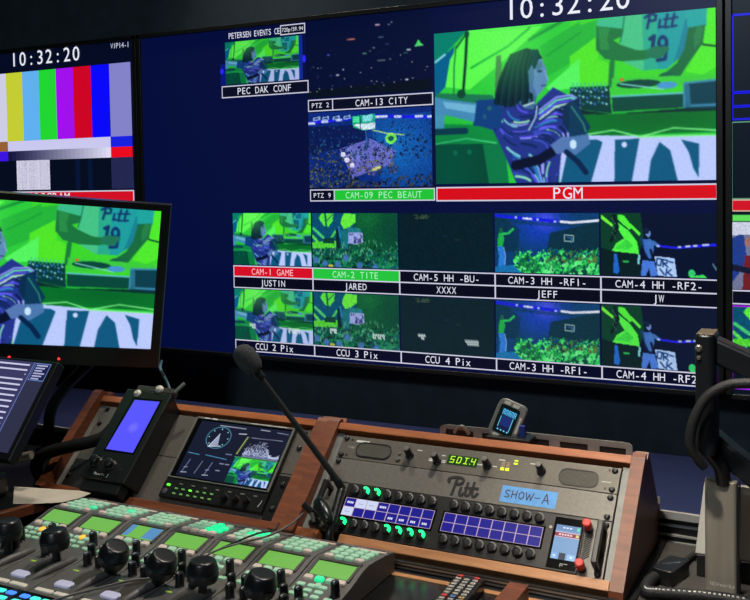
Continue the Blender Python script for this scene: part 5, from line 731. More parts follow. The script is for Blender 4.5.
for v in (.1065,.1675):
    kn = MB().rev([(.0062,0),(.0062,.12),(.0054,.2),(.0054,.55)],RP(.2105,v,0),RP(.2105,v,.022),18).build('knob_stem', KNOB, kp, world=True)
    MB().rev([(.0066,0),(.0068,.1),(.0066,.9),(.0052,1)],RP(.2105,v,.010),RP(.2105,v,.024),18).build('red_knob_cap', RED, kp, world=True)
gm = MB()
for k in range(11): gm.stroke([(.2062,.0), (.2165,.010)], .0011, .0002, .0010, fr=lambda x,y,z,k=k: RP(x,.1545-k*.0036-y*.8,z))
gm.build('speaker_slots', BLACKM, kp, world=True)
for s_,u in ((-1,-.2265),(1,.2315)):
    hb = MB()
    for v0,v1,w0,w1 in ((.1005,.1075,0,.024),(.1600,.1670,0,.024),(.1005,.1670,.021,.029)): rackbox(u-.0045,u+.0045,v0,v1,w0,w1,hb)
    hb.build('handle', BLACK, kp, world=True, bevel=.002)
for u,v in ((-.2360,.0955),(.2335,.0955),(.2335,.1715),(-.2360,.1715)): screw(kp,u,v)

# ---- waveform scope
ws_ = thing('waveform_scope', 'waveform scope with lit graph display and row of small green buttons', 'waveform monitor', rackM(-.444,.085))
rackbox(-.5535,-.3345,.0045,.1700,.0002,.0085).build('housing', BLACK, ws_, world=True, bevel=.0012)
fm = MB()
for q in ((-.5535,-.3350,.0045,.0085),(-.5535,-.5495,.0045,.132),(-.3390,-.3350,.0045,.132),(-.5535,-.3350,.1295,.132)): rackbox(*q[:2],*q[2:],.0085,.0112,fm)
fm.build('frame', mat('scope_frame',(112,112,104),.4,.2), ws_, world=True, bevel=.0006)
bz = rackbox(-.5495,-.3390,.0085,.1295,.0085,.0092).build('display_glass', GLOSS, ws_, world=True)
su0,su1,sv0,sv1 = -.5385,-.3405,.0115,.1265
p = Pic(200,118,(14,20,44)); Zc = lambda pts: [((x-100)/500+0,(y-100)/310) for x,y in pts]
p.line((90,170,200),.006,[(.27+.13*math.cos(a*.2),.27+.19*math.sin(a*.2)) for a in range(33)])
p.poly((175,185,215),[(.27,.20),(.30,.40),(.20,.44)],.85); p.line((230,235,250),.006,[(.27,.2),(.205,.44)]); p.line((230,235,250),.008,[(.2,.44),(.33,.41)])
for a in range(8): p.ell((160,220,230),.27+.105*math.cos(a*.785),.27+.155*math.sin(a*.785),.006,.01)
p.line((190,195,215),.007,[(.23,.055),(.52,.06)]); p.line((190,195,215),.007,[(.68,.045),(.78,.05)]); p.line((150,160,190),.006,[(.86,.06),(.98,.07)])
p.line((210,215,230),.008,[(.47,.16),(.55,.15)]); p.line((190,200,90),.008,[(.575,.2),(.535,.5)]);
r = random.Random(3)
for k in range(10): p.line((150,170,90),.006,[(.575-k*.0045,.2+k*.033),(.59-k*.0045,.2+k*.033)])
for k in range(420):
    x = r.random(); t = math.sin(x*6)*.08+.12*math.exp(-((x-.55)/.18)**2)
    y0 = .50-abs(r.gauss(0,.6))*(.08+t); X = .60+x*.38; p.line((120,135,175),.006,[(X,.52),(X,max(.24,y0))],.22); p.ell((205,210,235),X,max(.26,y0),.006,.008,.6)
p.line((150,160,180),.005,[(.62,.2),(.95,.19)]); p.line((140,150,180),.005,[(.60,.53),(.98,.53)])
p.line((90,170,210),.006,[(.02,.585),(.15,.60)]); p.line((90,170,210),.006,[(.22,.59),(.46,.62)]); p.line((120,130,170),.01,[(.43,.53),(.49,.53)])
for x in (.05,.19,.30): p.line((140,150,190),.006,[(x+.03,.7),(x,.92)])
for x in (.04,.28): p.line((190,195,220),.007,[(x,.93),(x+.06,.92)]); p.line((160,170,200),.006,[(x+.01,.84),(x+.05,.83)])
for x,y in ((.41,.70),(.40,.82),(.47,.7)): p.line((140,150,180),.01,[(x,y),(x+.04,y)])
th = STAGE.resized(88,50); p.a[66:116,108:196] = th.a
for c_ in range(3): p.a[64:66,106:198] = (60,140,70)
p.mesh('scope_trace', lambda u,v: worldM(ws_).inverted() @ RP(su0+(su1-su0)*u, sv0+(sv1-sv0)*v, .0096), bz)
rackbox(-.5535,-.3345,.1345,.1690,.0085,.0100).build('button_strip', BLACK, ws_, world=True, bevel=.0008)
def cp(x,y):   # control strip layout: fractions along and down
    return -.5535+.219*x, .1345+.0345*y
LIT = mat('scope_button_lit',(90,160,70),.4,emit=(140,180,110),es=.25); LITB = mat('scope_button_bright',(60,220,40),.4,emit=(110,245,60),es=1.2)
for k in range(7):
    u,v = cp(.17+k*.121,.22); rackbox(u-.0038,u+.0038,v-.0011,v+.0011,.010,.0108).build('soft_key', mat('soft_key_grey',(120,124,112),.45), ws_, world=True, bevel=.0004)
for r_ in range(2):
    for k in range(6):
        u,v = cp(.145+k*.071,.5+r_*.28); br = (r_==0 and k==2)
        rackbox(u-.0030,u+.0030,v-.0014,v+.0014,.010,.0125).build('button', LITB if br else LIT, ws_, world=True, bevel=.0005)
u,v = cp(.055,.36); rackbox(u-.0035,u+.0035,v-.002,v+.002,.010,.0125).build('power_button', LITB, ws_, world=True, bevel=.0005)
u,v = cp(.045,.72); MB().rev([(.0055,0),(.0055,.7),(.003,1)],RP(u,v,.010),RP(u,v,.0125),14).build('headphone_jack', mat('jack_mauve',(96,84,96),.4,.4), ws_, world=True)
for k in range(3):
    u,v = cp(.635+k*.105,.58); MB().rev([(.0066,0),(.0062,.8),(.005,1)],RP(u,v,.010),RP(u,v,.021),18).build('knob', KNOB, ws_, world=True)
mk = MB(); mk.stroke([(.0,.0),(.002,.004),(.004,.012)],.0008,.0101,.0104,fr=lambda x,y,z: RP(-.3445+x,.160-y,z)); mk.build('printed_mark', WHITE, ws_, world=True)
for q in ((-.5335,-.5205,.0055,.0075),(-.5165,-.505,.0052,.0080),(-.43,-.352,.0060,.0070)): rackbox(*q,.0112,.0114).build('printed_mark', WHITE, ws_, world=True)

# ---- blue-screen controller lying on the rack face
cb = thing('touch_controller', 'black wedge controller with plain blue screen and two knobs', 'controller', rackM(-.66,.10))
M_ = worldM(cb)
pts = [(-.7135,-.0185),(-.600,-.0165),(-.600,.172),(-.7045,.1715)]
b = MB(); wt = .050
lo = [RP(-.7135,-.006,.002),RP(-.6035,-.006,.002),RP(-.6035,.171,.002),RP(-.712,.171,.002)]
hi = [RP(-.7125,-.0165,wt),RP(-.6005,-.0145,wt),RP(-.6035,.1765,wt),RP(-.7090,.1760,wt)]
b.hexa([lo[3],lo[2],lo[1],lo[0],hi[3],hi[2],hi[1],hi[0]]); b.build('case', BLACK, cb, world=True, bevel=.003, seg=3)
b = MB(); b.hexa([RP(-.704,.2015,.024),RP(-.607,.2015,.024),RP(-.607,.176,.024),RP(-.704,.176,.024),RP(-.700,.196,.046),RP(-.611,.196,.046),RP(-.611,.176,.046),RP(-.700,.176,.046)]); b.build('front_lip', BLACK, cb, world=True, bevel=.002)
dz = MB(); 
s0 = MB(); s0.add([RP(-.6830,.1158,wt+.0008),RP(-.6181,.1158,wt+.0008),RP(-.6184,.0058,wt+.0008),RP(-.6785,.0077,wt+.0008)],[(0,1,2,3)],0,(88,84,255))
rackbox(-.6865,-.6145,.002,.119,wt,wt+.0005).build('screen_surround', GLOSS, cb, world=True)
scb = s0.build('screen', SCREEN, cb, world=True, smooth=False)
for i,(rr,c) in enumerate(((.013,(98,94,255)),(.008,(112,106,255)))):
    MB().add([RP(-.647+rr*math.cos(a*.314),.066+rr*.95*math.sin(a*.314),wt+.001+i*.0002) for a in range(20)],[tuple(range(19,-1,-1))],0,c).build('screen_glow_patch', SCREEN, scb, world=True, smooth=False)
for u,v in ((-.6885,.1425),(-.652,.1455)):
    k = MB().rev([(.0105,0),(.0105,.2),(.0092,.3),(.0085,.9),(.006,1)],RP(u,v,wt),RP(u,v,wt+.014),24).build('knob', KNOB, cb, world=True)
    rg = MB(); n = 24; vs = []
    for i in range(n):
        a = 2*math.pi*i/n
        for rr,ww in ((.0108,.0002),(.0120,.0002),(.0118,.0022),(.0108,.0022)): vs.append(RP(u+rr*math.cos(a),v-rr*math.sin(a),wt+ww))
    rg.add(vs,[(4*i+j_,4*((i+1)%n)+j_,4*((i+1)%n)+(j_+1)%4,4*i+(j_+1)%4) for i in range(n) for j_ in range(4)]); rg.build('knob_ring', mat('chrome',(190,190,190),.12,1), k, world=True)
mk = MB(); text(mk,'Mantis J',-.6625,0,.0052,.0043,lambda x,y,z=0: RP(x,.1655-y,wt+.0006),bold=.03); mk.build('printed_mark', WHITE, cb, world=True, smooth=False)
tb = MB(); rackbox(-.694,-.606,-.029,-.0165,.026,.046,tb); tb.build('top_bracket', mat('bracket_grey',(52,50,46),.5,.2), cb, world=True, bevel=.002)
for u,v in ((-.681,-.007),(-.636,-.0215)): 
    MB().rev([(.0085,0),(.008,.5),(.004,1)],RP(u,v,.047),RP(u,v,.056),16).build('clamp_knob', mat('bright_knob',(200,196,180),.35,.2), cb, world=True)
MB().cyl(RP(-.600,-.020,.046),RP(-.585,-.040,.050),.0035,n=12).build('thumb_screw', STEEL, cb, world=True)
# ================================================================== CAMERA CONTROL UNITS
PROF = [(1.265,-.560),(1.235,-.5535),(1.18,-.5475),(1.165,-.549),(1.125,-.5595),(1.06,-.5705),(.95,-.5755),(.86,-.577)]
def zt(y):
    for (y0,z0),(y1,z1) in zip(PROF[:-1],PROF[1:]):
        if y1 <= y <= y0: return H+z0+(z1-z0)*(y-y0)/(y1-y0)
    return H-.577
XL, PITCH = -1.2296, .0872
cu = thing('camera_control_unit', 'x', 'camera control unit', T(XL,1.265,DT+.0004), 'camera control units in a row on the desk')
def pad(x, y, w_, d_, h, m, name, par=None, r=.35, inset=.82, n=4):
    rr = min(w_,d_)*r; mb = MB(); lv = []
    for s_, hh in ((1,-.0015),(1,h*.65),(inset,h)):
        lv.append([(XL+x+px*s_, y+py*s_, zt(y+py*s_)+hh) for px,py in rrect(-w_/2,w_/2,-d_/2,d_/2,rr,n)])
    k = len(lv[0]); mb.add(lv[0]+lv[1]+lv[2], [tuple(range(k-1,-1,-1)),tuple(range(2*k,3*k))]+[(j*k+i,j*k+(i+1)%k,(j+1)*k+(i+1)%k,(j+1)*k+i) for j in (0,1) for i in range(k)])
    return mb.build(name, m, par or cu, world=True)
def flat(x0,x1,y0,y1,dz,par,m,name):
    n = 6; vs = []
    for j in range(n+1):
        y = y1+(y0-y1)*j/n; vs += [(XL+x0,y,zt(y)+dz),(XL+x1,y,zt(y)+dz),(XL+x0,y,zt(y)-.001),(XL+x1,y,zt(y)-.001)]
    mb = MB(); fs = [(4*j,4*j+4,4*j+5,4*j+1) for j in range(n)]+[(4*j+2,4*j+3,4*j+7,4*j+6) for j in range(n)]+[(4*j,4*j+2,4*j+6,4*j+4) for j in range(n)]+[(4*j+1,4*j+5,4*j+7,4*j+3) for j in range(n)]+[(0,1,3,2),(4*n,4*n+2,4*n+3,4*n+1)]
    mb.add(vs,fs); return mb.build(name,m,par,world=True,smooth=False)
body = [(0,y,H+z) for y,z in PROF]+[(0,.86,DT),(0,1.262,DT)]
MB().prism(body,(XL+.0008,0,0),(XL+PITCH-.0008,0,0)).build('housing', UNIT, cu, world=True, bevel=.0012)
flat(.001,PITCH-.001,1.2455,1.2625,.0006,cu,mat('unit_rear_strip',(74,68,68),.5),'rear_strip')
flat(.030,.082,1.2405,1.2470,.0010,cu,mat('label_strip',(206,180,165),.6,emit=(220,190,170),es=.15),'label_strip')
mk = MB(); text(mk,'CAMERA CONTROL',XL+.028,0,.0032,.0034,lambda x,y,z=0: (x,1.2535+y,zt(1.2535+y)+.0009),bold=.03); mk.build('printed_mark', WHITE, cu, world=True, smooth=False)
for j,y in enumerate((1.1835,1.199,1.2135,1.2275)):
    for k in range(4):
        pad(.0185+k*.0168+j*.0005,y,.0140,.0108,.0042, BTN_W if (j==0 and k in (0,3)) else BTN_G,'button')
fr_ = MB(); 
for q in ((.0065,.079,1.168,1.1745),(.0065,.0115,1.132,1.1745),(.0745,.079,1.132,1.1745)):
    n0 = [(XL+q[0],q[2]),(XL+q[1],q[2]),(XL+q[1],q[3]),(XL+q[0],q[3])]
    fr_.hexa([(x,y,zt(y)-.001) for x,y in n0]+[(x,y,zt(y)+.0024) for x,y in n0])
fr_.build('display_frame', mat('unit_frame',(64,60,58),.5), cu, world=True, bevel=.0006)
lcd = flat(.0118,.0742,1.1375,1.1668,.0008,cu,LCDG,'display')
for k,x in enumerate((.0165,.0345,.0520,.0692)): pad(x,1.1275,.0145,.0088,.0040,BTN_W if k in (0,3) else BTN_G,'soft_key')
for j in range(3):
    for k in range(3): pad(.014+k*.0175,1.1115-j*.0115,.0135,.0070,.0022,BTN_G,'small_key',inset=.9)
pad(.0545+.0155,1.0885,.013,.007,.002,BTN_G,'small_key',inset=.9)
amb = pad(.0400,1.1135,.0090,.0100,.0032,AMBER,'warning_key')
for x,y,hh in ((.0745,1.1015,.021),(.0095,1.0745,.020),(.0315,1.0765,.020),(.0225,1.0520,.020),(.0450,1.0530,.018)):
    z0 = zt(y); k = MB().rev([(.0072,0),(.0072,.08),(.0064,.12),(.0062,.92),(.0050,1)],(XL+x,y,z0-.001),(XL+x,y,z0+hh),18).build('rotary_knob', KNOB, cu, world=True)
    mb = MB(); mb.box(XL+x-.0005,XL+x+.0005,y-.0062,y,z0+hh-.0005,z0+hh+.0005); mb.build('pointer', WHITE, k, world=True)
jy, jx = 1.036, .064
tr = MB(); ring = []
n = 26
for rr,dz in ((1.0,.0004),(.96,.0024),(.86,.0022),(.80,.0006)):
    ring.append([(XL+jx-.012+.0165*rr*math.cos(2*math.pi*i/n), jy-.016+.036*rr*math.sin(2*math.pi*i/n), zt(jy-.016+.036*rr*math.sin(2*math.pi*i/n))+dz) for i in range(n)])
vs = sum(ring,[]); tr.add(vs,[(j*n+i,j*n+(i+1)%n,(j+1)*n+(i+1)%n,(j+1)*n+i) for j in range(3) for i in range(n)]); tr.add(ring[-1],[tuple(range(n))],1)
tr.build('lever_slot', [UNIT,mat('slot_dark',(44,42,36),.7)], cu, world=True)
rd = MB(); rd.tube([(XL+jx-.002,jy-.062,zt(jy-.062)-.004),(XL+jx+.004,jy-.045,zt(jy-.045)+.0005),(XL+jx+.009,jy-.022,zt(jy-.022)+.0030),(XL+jx+.0125,jy+.0,zt(jy)+.0025),(XL+jx+.013,jy+.018,zt(jy+.018)+.001),(XL+jx+.0125,jy+.026,zt(jy+.026)-.004)],lambda t:.0040+.0025*math.sin(t*3.14),12)
rd.build('guard_ridge', UNIT, cu, world=True)
js = MB().rev([(.0065,0),(.0060,1)],(0,0,-.012),(0,0,.030),16)
js = js.build('joystick', BLACK, cu)
js.location = (jx, jy-1.265, zt(jy)-DT)
jk = MB().rev([(r_*.715,t_) for r_,t_ in [(.0215,0),(.0275,.03),(.0292,.10),(.0312,.44),(.0300,.455),(.0300,.50),(.0312,.515),(.0308,.56),(.0262,.88),(.0245,.95),(.0215,.99),(.0180,1),(.008,1.0)]],(0,0,.0225),(0,0,.0535),40)
jk = jk.build('joystick_knob', KNOB, js)
pad(.0865-.0125,1.0530,.013,.008,.0025,BTN_G,'lit_key')
pad(.036,1.051-.018,.0001,.0001,.0001,BTN_G,'lit_key') if False else None
pad(.0200,1.031,.011,.003,.0008,mat('green_mark',(150,180,60),.5,emit=(150,190,60),es=.3),'indicator',inset=.95)
pad(.0385,.9885,.030,.017,.0035,LAVENDER,'preset_key',inset=.9)
for x in (.0250,.0610): pad(x,.9640,.0330,.0078,.0020,mat('cream_key',(214,205,188),.5,emit=(214,205,190),es=.15),'long_key',inset=.95)
flat(.001,PITCH-.001,.905,.9525,.0010,cu,GLOSS,'key_strip')
for k in range(4): pad(.0135+k*.0200,.9395,.0165,.0100,.0020,BTN_B if k%3==0 else BTN_T,'lit_key',inset=.93)
for k in range(4): pad(.0135+k*.0200,.9225,.0165,.0100,.0020,BTN_T,'lit_key',inset=.93)
names = ['leftmost camera control unit in the row, with its display nearest the white paper','second camera control unit from the left, with a plain green display and upright joystick',
         'camera control unit showing the only part-blue display','camera control unit with bright green top buttons beside the part-blue display unit',
         'fifth camera control unit from the left, with a cable crossing its display','sixth camera control unit from the left, next to the rightmost one','rightmost camera control unit with open black side beside the desk tray']
cu.location.z += .0008
units = [cu]
for i in range(1,7):
    c = copy_tree(cu); c.location.x = XL+PITCH*i; WM[c.name] = T(XL+PITCH*i,1.265,DT+.0004); units.append(c)
lean = [0,-.10,.42,.40,.03,.22,.1]
def setm(o, m):
    for s_ in o.material_slots: s_.link = 'OBJECT'; s_.material = m
LCD2 = mat('green_blue_display',(20,40,30),.3,emit=(96,178,44),es=.8)
rr = random.Random(5)
for i,c in enumerate(units):
    c['label'] = names[i]
    ch = list(c.children)
    for o in ch:
        b_ = o.name.split('.')[0]
        if b_ == 'joystick': o.rotation_euler = (1.15 if i == 6 else 0, lean[i], 0); o.location.x += (-.016,0,.011,.013,.011,.013,0)[i]
        if b_ == 'label_strip' and i in (3,4): setm(o, mat('unit_rear_strip',(0,0,0)))
        if b_ == 'warning_key' and i >= 4: setm(o, BTN_G)
        if b_ == 'display' and i == 3: pass
    bs = [o for o in ch if o.name.split('.')[0] == 'button']
    if i == 3:
        lk = [o for o in ch if o.name.split('.')[0]=='lit_key']; setm(lk[0], BTN_GB)
        for k in (6,7,10,11,14): setm(bs[k], BTN_GB)
        for k in (0,1,2,3): setm(bs[k], BTN_W)
    if i == 4:
        for k in (9,14,10): setm(bs[k], BTN_GB)
        for k in (0,2,3): setm(bs[k], BTN_W)
    if i == 6:
        sk = [o for o in ch if o.name.split('.')[0]=='soft_key']; setm(sk[1], BTN_GB)
    if i in (0,1): setm(bs[7 if i==0 else 10], mat('mint_button',(80,210,160),.4,emit=(70,225,160),es=.5))
# the unit whose display is part blue
u3 = units[2]
x0 = PITCH*2
o = flat(.0122+x0,.0225+x0,1.1390,1.1660,.0011,u3,LCDB,'display_field'); o = flat(.0500+x0,.0738+x0,1.1390,1.1660,.0011,u3,LCDB,'display_field')

# ================================================================== GOOSENECK MICROPHONE
gm = thing('gooseneck_microphone', 'black gooseneck microphone with foam head clamped at the intercom panel', 'microphone', Matrix.Translation(RP(-.180,.205,.03)))
base = RP(-.1905,.112,.035); head = Vector((-.870,1.25,H-.282)); dirn = (head-base).normalized()
neck = head - dirn*.020
gn = MB().tube([base-dirn*.004, base+dirn*.07, base+dirn*.16+Vector((.002,0,-.002)), neck], lambda t:.0056-.0014*t, 12).build('gooseneck', RUBBER, gm, world=True)
MB().rev([(.0072,0),(.0072,.8),(.0052,1)], neck-dirn*.016, neck+dirn*.006, 16).build('collar', BLACK, gn, world=True)
MB().rev([(.007,0),(.0125,.06),(.0165,.2),(.0185,.45),(.0180,.68),(.0145,.86),(.0085,.96),(.002,1)], neck-dirn*.004, neck+dirn*.048, 28).build('foam_windscreen', mat('grey_foam',(52,54,56),.95,noise=.3,nscale=500,bump=.9), gm, world=True)
MB().tube([base+dirn*.012, base-dirn*.004+Vector((0,-.002,-.002)), RP(-.1885,.122,.033), RP(-.183,.165,.036), RP(-.179,.197,.037), RP(-.178,.209,.019)], .0066, 14).build('lower_stem', BLACK, gm, world=True)
cl = MB(); 
a = RP(-.212,.150,.050); b_ = RP(-.178,.182,.052)
cl.rev([(.0085,0),(.0110,.1),(.0112,.55),(.0095,.9),(.006,1)], a, b_, 18); cl.build('clamp_body', mat('clamp_black',(22,28,28),.3), gm, world=True)
MB().rev([(.0055,0),(.0055,1)], RP(-.213,.170,.030), RP(-.236,.160,.052), 14).build('clamp_screw', BLACK, gm, world=True)
MB().rev([(.0035,0),(.0075,.2),(.0075,.8),(.004,1)], RP(-.203,.182,.048), RP(-.226,.178,.020), 14).build('clamp_jaw', BLACK, gm, world=True)
MB().cyl(RP(-.205,.1865,.052),RP(-.211,.175,.058),.003,n=10).build('clamp_pin', STEEL, gm, world=True)
cr = [(-.7905,1.2790,H-.5290),(-.7900,1.2400,H-.5340),(-.8040,1.2000,H-.5400),(-.8280,1.1650,H-.5420),(-.8530,1.1330,H-.5470),(-.8700,1.0930,H-.5560),(-.8890,1.0640,H-.5655),(-.9250,1.0280,H-.5645),(-.950,.992,H-.5655),(-.978,.950,H-.5675),(-1.0,.91,H-.570),(-1.02,.87,H-.571)]
tag(MB().tube(cr, .0017, 8).build('cable', mat('pale_cable',(78,76,74),.5), None), 'thin grey cable from the mic clamp looping over the camera control units', 'cable')
tag(MB().tube([(-.818,1.250,H-.5395),(-.812,1.226,H-.5415),(-.822,1.192,H-.5375),(-.8445,1.150,H-.5440),(-.862,1.118,H-.551)], .0016, 8).build('cable', RUBBER, None), 'short dark wire lying over the bright green unit buttons', 'cable')

# ================================================================== THINGS ON AND BEHIND THE RACKS
pl = thing('cable_bracket', 'grey slotted metal plate standing behind the right rack', 'bracket', T(-.48,1.502,DT))
mb = MB(); y0 = 1.5005; zb, zt_ = H-.46, H-.4225
xs = [(-.645,-.634),(-.583,-.567),(-.517,-.500),(-.450,-.432),(-.386,-.367),(-.325,-.315)]
for a_,b_ in xs: mb.box(a_,b_,y0,y0+.003,zb,zt_-.0065)
out = rrect(-.645,-.315,zt_-.0065,zt_+.006,.006,4)
mb.box(-.645,-.315,y0,y0+.003,zt_-.0065,zt_-.0045)
mb.prism([(x,y0,z) for x,z in [(-.645,zt_-.0048),(-.315,zt_-.0048),(-.3155,zt_-.001),(-.320,zt_+.002),(-.330,zt_+.003),(-.630,zt_+.001),(-.641,zt_-.002)]][::-1],(0,0,0),(0,.003,0))
mb.box(-.645,-.315,y0,y0+.003,H-.475,zb)
mb.build('slotted_plate', PLATE, pl, world=True)
for x in (-.62,-.34): MB().box(x-.01,x+.01,1.5005,1.5035,DT+LIFT,H-.475).build('leg', PLATE, pl, world=True)
MB().box(-.642,-.318,1.5045,1.5060,H-.475,H-.4235).build('dark_slot_backing', BLACKM, pl, world=True)  # dark strip added behind the slots so the holes look dark
tag(MB().tube([(-.612,1.486,H-.430),(-.606,1.486,H-.4215),(-.598,1.487,H-.4180),(-.592,1.488,H-.4225),(-.586,1.489,H-.431)],.003,10).build('wire_clip', STEEL, None), 'small bright wire clip poking up behind the right rack top', 'clip')

tn = thing('clip_on_timer', 'small silver timer with glowing blue display on the right rack top', 'timer', T(-.516,1.470,H-.430))
tilt = Matrix.Rotation(math.radians(15),4,'Y') @ Matrix.Rotation(math.radians(-12),4,'X')
c0 = Vector((-.5140,1.4780,H-.3985)); TM = Matrix.Translation(c0) @ Matrix.Rotation(math.radians(19),4,'Y') @ Matrix.Rotation(math.radians(-14),4,'X') @ Matrix.Rotation(math.radians(90),4,'X') @ Matrix.Scale(1.16,4)
def tnf(mb, name, m, par=tn, **k):
    mb.v = [tuple(TM @ Vector(p)) for p in mb.v]; return mb.build(name, m, par, world=True, **k)
tnf(MB().rprism(-.0215,.0215,-.0290,.0290,-.011,0,.009), 'case', SILVER, bevel=.002)
tnf(MB().rprism(-.0165,.0130,-.0205,.0205,0,.0006,.003), 'display_glass', mat('timer_glass',(24,40,38),.15))
g = MB()
def qq(x0,x1,y0,y1,c,z=.0009): g.add([(x0,y0,z),(x1,y0,z),(x1,y1,z),(x0,y1,z)],[(0,1,2,3)],0,c)
qq(-.0110,.0080,-.0165,.0160,(10,24,60)); qq(-.0085,.0055,-.0085,.0060,(20,40,110),.001)
for k in range(5):
    x = -.0105+k*.0042; qq(x,x+.0009,.0070,.0150,(90,200,255),.0011); qq(x+.0022,x+.0031,.0070,.0150,(90,200,255),.0011); qq(x,x+.003,.0142,.015,(90,200,255),.0011); 
    if k%2==0: qq(x,x+.003,.0105,.0113,(90,200,255),.0011)
for k in range(4): qq(-.0100+k*.0048,-.0078+k*.0048,-.0160,-.0142,(110,215,255),.0011)
qq(-.0108,-.0100,-.012,.004,(110,215,255),.0011); qq(.0068,.0076,-.014,.006,(110,215,255),.0011)
tnf(g, 'display', SCREEN, smooth=False)
for x,y in ((-.0085,.0240),(.0045,.0240),(-.0085,-.0240),(.0045,-.0240)):
    tnf(MB().rprism(x-.0050,x+.0050,y-.0022,y+.0022,-.001,.0016,.0018), 'button', mat('bright_knob',(0,0,0)))
tnf(MB().rprism(.0155,.0185,-.012,.012,-.001,.0012,.0012), 'side_key', mat('bright_knob',(0,0,0)))
tnf(MB().rprism(-.0245,.006,-.026,.020,-.018,-.0105,.006), 'rear_clip', PLATE, bevel=.001)
MB().box(-.545,-.470,1.458,1.494,H-.4290,H-.4210).build('stand', BLACK, tn, world=True, bevel=.002)
MB().box(-.53,-.512,1.476,1.486,H-.424,H-.410).build('stand_post', BLACK, tn, world=True, bevel=.001)
MB().box(-.493,-.483,1.474,1.482,H-.4215,H-.403).build('blue_tag', mat('blue_plastic',(30,50,130),.5), tn, world=True, bevel=.001)

pp = MB(); zz = H-.5508
top = [(-1.385,1.232),(-1.320,1.251),(-1.256,1.2660),(-1.2260,1.2620),(-1.2245,1.235),(-1.238,1.205),(-1.275,1.184),(-1.314,1.165)]
vs = [(x,y,zz+.0008*math.sin(40*x)) for x,y in top]; n = len(vs)
pp.add(vs+[(x,y,z-.0006) for x,y,z in vs],[tuple(range(n-1,-1,-1)),tuple(range(n,2*n))]+[(i,(i+1)%n,(i+1)%n+n,i+n) for i in range(n)])
tag(pp.build('paper_sheet', PAPER, None), 'torn white paper sheet lying below the blue-screen controller', 'paper')

# remote control
rm = thing('remote_control', 'black television remote with rows of grey buttons lying on the desk', 'remote control', T(-.4915,1.175,DT+LIFT) @ Matrix.Rotation(math.radians(2.5),4,'Z'))
MB().rprism(-.0215,.0215,-.085,.083,0,.017,.006).build('case', BLACK, rm, bevel=.003)
REDB = mat('remote_red',(200,60,60),.5); GB = mat('remote_grey',(160,156,148),.5)
COL = [mat('remote_blue',(80,110,160),.5), mat('remote_amber',(180,150,96),.5), mat('remote_teal',(60,150,140),.5), REDB]
for j in range(15):
    for k in range(3):
        y = .074-j*.0098; x = -.0125+k*.0125
        m_ = REDB if (j==0 and k in (0,2)) else (COL[(k+j)%4] if j in (7,) else GB)
        if j == 0 and k == 1: continue
        MB().rprism(x-.0042,x+.0042,y-.0027,y+.0027,.0165,.0195,.0018,n=3).build('button', m_, rm)
# wooden bar and plate at the bottom edge
dv = MB().box(-.4310,-.4030,.90,1.2415,DT+LIFT,H-.5600); tag(dv.build('wooden_divider', WOOD, None, bevel=.002), 'short brown wooden bar on the desk right of the remote', 'wooden bar')
gp = MB().rprism(-.3985,-.215,.90,1.2480,DT+LIFT,DT+.0045,.012); tag(gp.build('desk_plate', PLATE, None, bevel=.001), 'grey metal plate on the desk right of the wooden bar', 'plate')

# ================================================================== LEFT DESK MONITOR, ITS ARM, THE TOUCH SCREEN
MM = T(-1.3435,1.5699,H-.3477) @ Matrix.Rotation(.6979,4,'Z') @ Matrix.Rotation(.1273,4,'X') @ Matrix.Rotation(.0986,4,'Y')
mo = thing('desk_monitor', 'black desk monitor on an arm showing the performer feed at left', 'monitor', MM)
Wm, Hm = .531, .299
mb = MB()
mb.box(-Wm-.016,.019,-.004,.022,-.040,0); mb.box(-Wm-.016,.019,-.004,.022,Hm,Hm+.014); mb.box(0,.019,-.004,.022,0,Hm); mb.box(-Wm-.016,-Wm,-.004,.022,0,Hm)
mb.build('bezel', mat('desk_monitor_black',(20,22,22),.35), mo)
em = MB().box(.0185,.0205,-.0045,.022,-.040,Hm+.014); em.build('edge_trim', mat('edge_trim_grey',(96,124,128),.3,.5), mo)
MB().box(-Wm-.010,.013,.006,.034,-.034,Hm+.008).build('back_housing', BLACK, mo, bevel=.004)
STAGE.mesh('screen_picture', lambda u,v: (-Wm+Wm*u, -.0012+.0012, Hm*(1-v)), mo)
for x in (-.510+.018,-.348):
    pass
for x in (-.2829,-.1851): MB().rev([(.0026,0),(.0022,1)],(x,-.004,-.0278),(x,-.0054,-.0278),12).build('power_light', LEDR, mo)
am = thing('monitor_arm', 'dark monitor arm curving down to the rear rail at left', 'monitor arm', T(-1.62,1.53,DT))
ctr = MM @ Vector((-.20,.045,.05))
MB().tube([(-1.620,1.535,DT+.014),(-1.618,1.535,H-.585),(-1.606,1.537,H-.500),(-1.565,1.540,H-.445),(-1.522,1.545,H-.406),(-1.500,1.555,H-.37),(ctr.x+.0,ctr.y+.02,ctr.z-.02),(ctr.x,ctr.y+.006,ctr.z)],.0125,14).build('arm_tube', mat('arm_black',(20,22,26),.4), am, world=True)
MB().cyl((-1.620,1.530,DT+LIFT),(-1.620,1.530,DT+.010),.020,n=24).build('base_plate', BLACK, am, world=True)
MB().box(-.05,.05,-.05,.05,0,.02).build('mount_plate', BLACK, am).matrix_local = WM[am.name].inverted() @ (MM @ T(-.20,.0343,.05) @ Matrix.Rotation(math.radians(-90),4,'X'))
mc = [(-1.236,1.475,H-.356),(-1.2404+.006,1.47,H-.3627),(-1.2258,1.47,H-.3776),(-1.2162,1.47,H-.3929),(-1.2067,1.465,H-.4080),(-1.204,1.462,H-.425)]
tag(MB().tube([tuple(MM @ Vector((.026,.024,-.034)))]+mc[1:],.0028,8).build('cable', mat('blue_grey_cable',(70,96,110),.45), None), 'blue-grey cable from the desk monitor corner to the controller top', 'cable')

